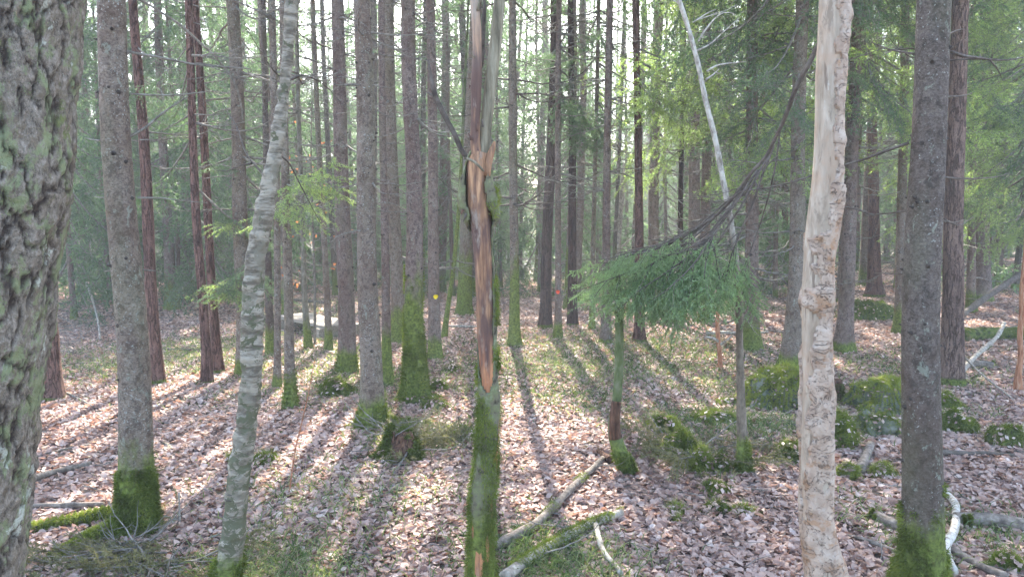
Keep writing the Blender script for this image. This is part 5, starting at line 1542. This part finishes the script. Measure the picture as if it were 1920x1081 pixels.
# heap of brown spruce twigs, bottom left, and the brush around the moss cushions
def brush(label, pxl, pxr, py0, py1, n, seed, mat, green=True, hh=.12, cat="brush heap"):
    rng = np.random.default_rng(seed)
    base = at_ground(hit((pxl + pxr) / 2, (py0 + py1) / 2))
    root = thing("brush_heap", label, cat, base)
    g = Geo(); gl = Geo()
    for k in range(n):
        px, py = rng.uniform(pxl, pxr), rng.uniform(py0, py1)
        u = 1 - ((px - (pxl + pxr) / 2) / ((pxr - pxl) / 2)) ** 2
        p = hit(px, py); p[2] = gh(p[0], p[1]) + rng.random() * hh * u
        L = rng.uniform(.2, .55)
        if green and rng.random() < .5:
            gl.merge(FINE[rng.integers(4)], rotM(rng.normal() * .8 + (math.pi if rng.random() < .5 else 0), rng.uniform(-.15, .35), L / .5, rng.normal()), p - base)
        else:
            g.merge(DEAD[rng.integers(9)], rotM(rng.random() * 6.3, rng.uniform(-.1, .5), L), p - base)
    link("dead_twigs", g.mesh("dead_twigs", [M_TWIG]), root)['kind'] = "stuff"
    if green: link("needle_sprays", gl.mesh("needle_sprays", [M_TWIG, mat]), root)['kind'] = "stuff"
M_OLDN = simple("fading_needles", [(0.05, 0.055, 0.025), (0.11, 0.12, 0.05), (0.20, 0.18, 0.09)], tint=True, bmp=0, rough=.7, trans=(.3, (1.2, 1.2, .8)))
brush("low heap of fading spruce twigs at bottom left below the mossy roots", 150, 345, 1035, 1085, 70, 1, M_OLDN, hh=.10)
brush("small tangle of twigs and leaves around the moss cushions right of the bent sapling", 1250, 1400, 835, 880, 40, 2, M_OLDN, hh=.12)
brush("tangle of grey dead brush in the gap at far left", 120, 210, 590, 680, 70, 3, M_OLDN, green=False, hh=.4)
brush("twiggy tangle on the crumbling stump", 700, 800, 825, 860, 26, 4, M_OLDN, hh=.2, cat="brush")
# ================================================================== FOREST BEHIND
def far_trees():
    rng = np.random.default_rng(2024)
    protos = []
    for k in range(6):
        g = Geo(); z = np.array([-.3, 0, .15, .6, 2, 5, 9, 13, 17.0]); R = np.interp(z, [-.3, 0, .15, .6, 17], [1.7, 1.6, 1.25, 1.05, .12]) * .1
        P = np.stack([.12 * np.sin(z * .35 + k), .10 * np.sin(z * .3 + 2 * k), z], 1); P[:2, :2] = P[2, :2]
        tube(g, P, R, 12, bark_rfun(0, 0, k, nbulge=.06))
        protos.append(g)
    mats = [M_SPR, M_SPR2, M_SPR, M_PIN, M_PIND, M_SPD]
    pm = [protos[k].mesh("trunk", [mats[k]]) for k in range(6)]
    SP_L = "slender hazy spruce trunk standing far back in the crowded forest"
    PI_L = "reddish pine trunk standing far back in the crowded forest"
    LOW_L = "hazy spruce far back with green boughs hanging low between the trunks"
    placed = []
    n = tries = 0
    cnt = {"s": 0, "p": 0, "l": 0}
    while n < 275 and tries < 20000:
        tries += 1
        y = 12.5 + 60 * rng.random() ** 1.15
        x = rng.uniform(-.80, .80) * y
        px = 960 + F * x / y
        if 985 < px < 1022 and rng.random() < .9: continue
        if any((x - a) ** 2 + (y - b) ** 2 < (1.0 + .012 * y) ** 2 for a, b in placed): continue
        if y < 16 and rng.random() < .45: continue
        placed.append((x, y)); n += 1
        s = rng.uniform(.65, 1.25) if y < 35 else rng.uniform(.8, 1.3)
        H = rng.uniform(.85, 1.2)
        u = rng.random()
        z = float(gh(x, y))
        if u < .12: kind, k = "p", int(rng.integers(3, 5))
        elif u < .12 + (.50 if (px < 560 or 940 < px < 1060 or px > 1150) else .38): kind, k = "l", int(rng.integers(0, 3))
        else: kind, k = "s", int(rng.choice([0, 1, 2, 5]))
        if kind == "l" and y < 26 and in_sun(x, y, 1, 11, 1.1): kind = "s"
        cnt[kind] += 1
        name = "pine_tree" if kind == "p" else "spruce_tree"
        lab = {"p": PI_L, "s": SP_L, "l": LOW_L}[kind]; grp = {"p": "far reddish pine trunks", "s": "far slender spruce trunks", "l": "far low branched spruces"}[kind]
        root = thing(name, lab, "tree", (x, y, z), grp)
        sl = .65 if kind == "l" and y < 25 else 1
        root.rotation_euler = (rng.normal() * .015, rng.normal() * .015, rng.random() * 6.3)
        tr = link("trunk", pm[k], root, scale=(s * sl, s * sl, H)); tr['moss_h'] = float(rng.choice([.1, .4, .9]))
        if kind == "l":
            cm = CR_LOW[rng.integers(2)]; cz = rng.uniform(.8, 3.4); cs = rng.uniform(.85, 1.3)
            link("crown", cm, root, (0, 0, cz), (0, 0, rng.random() * 6), (cs, cs, cs * rng.uniform(1, 1.3)))
        elif kind == "p":
            link("crown", CR_PINE[rng.integers(2)], root, (0, 0, rng.uniform(8.5, 10.5)), (0, 0, rng.random() * 6), (1, 1, 1))
        else:
            cz = rng.uniform(3.2, 6.5) if y > 20 else rng.uniform(4.5, 7); cs = rng.uniform(.75, 1.1)
            cm = CR_THIN if in_sun(x, y, cz, cz + 8 * 1.05, .7) else CR_FAR[rng.integers(4)]
            link("crown", cm, root, (0, 0, cz), (0, 0, rng.random() * 6), (cs, cs, rng.uniform(.8, 1.05)))
    print("far trees", n, cnt)
    # young spruces filling the gaps, green from low down
    rng = np.random.default_rng(31)
    m = 0
    for px, y in [(130, 12.5), (200, 15), (330, 14.5), (392, 13), (430, 19), (560, 17), (600, 22), (690, 20), (745, 17), (845, 16), (880, 13.5), (935, 18), (1008, 17), (1085, 19), (1165, 17), (1245, 18), (1290, 14), (1365, 16), (1450, 15), (1545, 17), (1630, 21), (1740, 14), (1830, 15), (1905, 13)] + [(float(rng.uniform(-60, 1980)), float(rng.uniform(20, 58))) for _ in range(95)]:
        x = (px - 960) / F * y
        if any((x - a) ** 2 + (y - b) ** 2 < .25 for a, b in placed): continue
        placed.append((x, y)); m += 1
        if in_sun(x, y, 1, 8.5, 1.0) and y < 24: continue
        root = thing("young_spruce", "young spruce green almost to the ground, filling a gap between the trunks", "tree", (x, y, float(gh(x, y))), "young spruces filling the gaps")
        tr = link("trunk", pm[int(rng.integers(0, 3))], root, scale=(.45, .45, .62)); tr['moss_h'] = .3
        cs = rng.uniform(.75, 1.15)
        link("crown", CR_YNG[rng.integers(len(CR_YNG))], root, (0, 0, rng.uniform(.5, 1.3)), (0, 0, rng.random() * 6), (cs, cs, rng.uniform(.9, 1.2)))
    # slim bare stems that crowd the background
    rng = np.random.default_rng(47); m = 0
    for _ in range(4000):
        if m >= 220: break
        y = 11.5 + 48 * rng.random() ** 1.1; x = rng.uniform(-.74, .74) * y; px = 960 + F * x / y
        if 985 < px < 1022 and rng.random() < .8: continue
        if any((x - a) ** 2 + (y - b) ** 2 < .5 for a, b in placed): continue
        placed.append((x, y)); m += 1
        root = thing("bare_stem", "slim bare stem with thin dead limbs among the crowded background trunks", "tree", (x, y, float(gh(x, y))), "slim bare stems in the background")
        root.rotation_euler = (rng.normal() * .02, rng.normal() * .03, rng.random() * 6.3)
        w = rng.uniform(.4, .75)
        tr = link("trunk", pm[int(rng.choice([0, 1, 2, 3, 5]))], root, scale=(w, w, rng.uniform(.7, 1.0))); tr['moss_h'] = float(rng.choice([.1, .5, 1.2]))
        link("bare_limbs", CR_BARE[rng.integers(2)], root, (0, 0, rng.uniform(7.5, 9.5)), (0, 0, rng.random() * 6), (.8, .8, 1))
    # the wood beyond, one mass
    g = Geo()
    V0 = SPR_FAR
    cg = Geo()
    rg2 = np.random.default_rng(9)
    for zc in np.arange(0, 15, .9):
        for a in range(4):
            f = zc / 15
            L = 2.2 * (1 - f) ** .7 + .3
            cg.merge(SPR_FAR[rg2.integers(3)], rotM(rg2.random() * 6.3, -.3 + .5 * f, L / 1.5), np.array([0, 0, zc]))
    cv, cq, ct = cg.arrays()
    # thin it: keep the needles only
    T = cv[ct[0]]
    for k in range(150):
        a = (k + rng.random()) / 150 * 1.5 - .75
        y = rng.uniform(72, 92); x = y * math.tan(a) if abs(a) < .9 else 0
        if abs(960 + F * x / y - 1003) < 22: continue
        sel = rng.random(len(T)) < .8
        s = rng.uniform(.9, 1.2)
        TT = T[sel] * s
        c_, s_ = math.cos(k), math.sin(k)
        TT = TT @ np.array([[c_, -s_, 0], [s_, c_, 0], [0, 0, 1]]).T
        TT = TT + (TT - TT.mean(1, keepdims=True)) * .8 + np.array([x, y, float(gh(x, y)) + 1.0])
        g.tris(TT, tint=rng.random() * .5 + .2)
        zz = np.array([-1, 6, 15.0]) + float(gh(x, y))
        tube(g, np.stack([x + 0 * zz, y + 0 * zz, zz], 1), [.2, .15, .05], 5, cap=False)
    o = link("distant_forest", g.mesh("distant_forest", [M_NEED]))
    tag(o, "mass of distant spruces closing the view behind the far trunks", "forest", kind="stuff")
far_trees()

# ================================================================== GROUND COVER
def leaves():
    rng = np.random.default_rng(1)
    N_ = 270000
    y = 1.4 + 21 * rng.random(N_) ** 1.35
    x = rng.uniform(-.78, .78, N_) * (y + .8)
    # fewer where moss and grass take over
    green = fbm(xyz(x * .55, y * .55, 5.0), 3)
    keep = rng.random(N_) > np.clip((green - .15) * 2.2, 0, .75) * sstep(5.5, 9, y)
    x, y = x[keep], y[keep]; n = len(x)
    z = gh(x, y)
    e = .03
    gx = (gh(x + e, y) - z) / e; gy = (gh(x, y + e) - z) / e
    nrm = unit(np.stack([-gx, -gy, np.ones(n)], 1) + rng.normal(size=(n, 3)) * .38)
    a = rng.random(n) * 6.283
    u = np.stack([np.cos(a), np.sin(a), 0 * a], 1); u = unit(u - nrm * (u * nrm).sum(1)[:, None]); v = np.cross(nrm, u)
    sz = rng.uniform(.014, .045, n) * (1 + .02 * y)
    # leaf outline, 8 rim points round a rib
    t = np.array([0, .22, .5, .8, 1.05]) - .5
    W = np.array([.04, .34, .42, .27, .02])
    cu = rng.normal(size=n) * .35
    P = np.stack([x, y, z + .004 + .016 * rng.random(n)], 1)
    V = []
    asym = rng.uniform(.75, 1.25, (n, 5))
    for side in (1, 0, -1):
        for k in range(5):
            w = W[k] * side * asym[:, k]
            lift = (cu * ((t[k] * 1.3) ** 2 - .1) + abs(side) * (.16 + .25 * rng.random(n)) * W[k] * 1.1) * sz
            V.append(P + u * (t[k] * sz)[:, None] * 1.15 + v * (w * sz)[:, None] + nrm * lift[:, None])
    V = np.stack(V, 1)
    q = []
    for s in range(2):
        for k in range(4):
            q.append([s * 5 + k, s * 5 + k + 1, s * 5 + 5 + k + 1, s * 5 + 5 + k])
    q = np.array(q)[None] + (np.arange(n) * 15)[:, None, None]
    tint = np.clip(.48 + .20 * rng.normal(size=n) + .22 * fbm(xyz(x * .9, y * .9), 3), 0, 1)
    g = Geo(); g.add(V.reshape(-1, 3), q=q.reshape(-1, 4), tint=np.repeat(tint, 8))
    o = link("leaf_litter", g.mesh("leaf_litter", [M_LEAF], smooth=False))
    tag(o, "carpet of curled pinkish brown fallen leaves over the forest floor", "leaf litter", kind="stuff")
leaves()

def grass():
    rng = np.random.default_rng(12)
    N_ = 150000
    y = 1.8 + 26 * rng.random(N_) ** 1.2
    x = rng.uniform(-.78, .78, N_) * (y + .8)
    m = fbm(xyz(x * .55, y * .55, 5.0), 3) + .25 * fbm(xyz(x * 3, y * 3, 9), 2)
    thr = np.interp(y, [2, 5, 8, 14, 25], [.52, .48, .32, .12, .0])
    k = m > thr
    # extra tufts on the patches the photograph shows
    P = [np.stack([x[k], y[k]], 1)]
    for px, py, s, c in ((500, 1060, .25, 350), (640, 905, .5, 500), (590, 940, .35, 500), (700, 960, .4, 500), (150, 690, .8, 2500), (360, 650, .8, 2500), (900, 700, .9, 1500), (1180, 650, .9, 1800), (1080, 745, .4, 900), (1330, 790, .4, 1500), (1440, 800, .35, 1500),
                         (1000, 1040, .2, 1200), (1060, 1065, .2, 1200), (470, 1075, .2, 900), (540, 1075, .2, 900), (1850, 1000, .25, 700), (790, 820, .25, 900), (1390, 730, .3, 900), (990, 640, .8, 1300), (620, 730, .6, 1500), (1240, 700, .5, 1500), (1040, 690, .5, 1500), (1300, 660, .7, 1800), (1700, 690, .6, 1200)):
        p = hit(px, py); P.append(rng.normal(size=(c, 2)) * s * np.array([1, .8]) + p[:2])
    P = np.concatenate(P); P = P[P[:, 1] > 1.5]
    n = len(P); z = gh(P[:, 0], P[:, 1])
    B = np.stack([P[:, 0], P[:, 1], z], 1)
    a = rng.random(n) * 6.283; lean = rng.uniform(.3, 1.3, n)
    d = unit(np.stack([np.cos(a) * lean, np.sin(a) * lean, np.ones(n)], 1))
    L = rng.uniform(.03, .11, n)[:, None]; w = (.0022 + .0003 * P[:, 1])[:, None]
    s = unit(np.cross(d, rng.normal(size=(n, 3))))
    mid = B + d * L * .6; tip = mid + unit(d + np.stack([np.cos(a), np.sin(a), -.5 + 0 * a], 1) * .8) * L * .5
    V = np.stack([B - s * w, B + s * w, mid + s * w * .7, mid - s * w * .7, tip], 1)
    o5 = np.arange(n)[:, None] * 5
    g = Geo(); tint = np.clip(rng.random(n) * .8 + .25 * fbm(B * 2, 2), 0, 1)
    V = V.reshape(-1, 3)
    g.add(V, q=np.array([[0, 1, 2, 3]]) + o5, tint=tint)
    t = np.array([[3, 2, 4]]) + o5
    g.Ft.append((t, np.zeros(n, int), tint))
    o = link("forest_grass", g.mesh("forest_grass", [M_GRASS]))
    tag(o, "thin patches of low grass and moss shoots among the leaves", "grass", kind="stuff")
grass()

def twigs():
    rng = np.random.default_rng(22)
    g = Geo()
    n = 2200
    y = 1.8 + 20 * rng.random(n) ** 1.3; x = rng.uniform(-.78, .78, n) * (y + .8)
    for k in range(n):
        L = rng.uniform(.06, .35) * (1 + .03 * y[k])
        a = rng.random() * 6.3
        p = np.array([x[k], y[k], float(gh(x[k], y[k])) + .018])
        q = np.linspace(-.5, .5, 5)[:, None]
        d = np.array([math.cos(a), math.sin(a), rng.normal() * .08])
        pts = p + d * L * q + rng.normal(size=(5, 3)) * .03 * L
        r = rng.uniform(.0012, .0035) * (1 + .05 * y[k])
        tube(g, pts, np.linspace(r, r * .5, 5), 4)
    o = link("twig_litter", g.mesh("twig_litter", [M_TWIG]))
    tag(o, "scattered small dead twigs on the leaf litter", "twigs", kind="stuff")
twigs()

def haze():  # scattering volume for the distant haze, also standing in for veiling lens glare
    g = Geo()
    x0, x1, y0, y1, z0, z1 = -72, 72, -5, 96, -6.0, 22.0
    v = [[x, y, z] for x in (x0, x1) for y in (y0, y1) for z in (z0, z1)]
    g.add(v, q=[[0, 1, 3, 2], [4, 6, 7, 5], [0, 4, 5, 1], [2, 3, 7, 6], [0, 2, 6, 4], [1, 5, 7, 3]])
    m = bpy.data.materials.new("haze"); m.use_nodes = True; nt = m.node_tree
    nt.nodes.remove(nt.nodes["Principled BSDF"])
    pv = N(nt, 'ShaderNodeVolumePrincipled')
    pv.inputs['Color'].default_value = (.90, .95, 1.0, 1)
    pv.inputs['Density'].default_value = HAZE_D
    pv.inputs['Anisotropy'].default_value = .2
    nt.links.new(pv.outputs[0], nt.nodes['Material Output'].inputs['Volume'])
    o = link("haze", g.mesh("haze", [m], smooth=False))
    tag(o, "pale bluish haze between the trunks", "haze", kind="stuff")
HAZE_D = 0.0036
haze()
print("objects", len(bpy.data.objects))
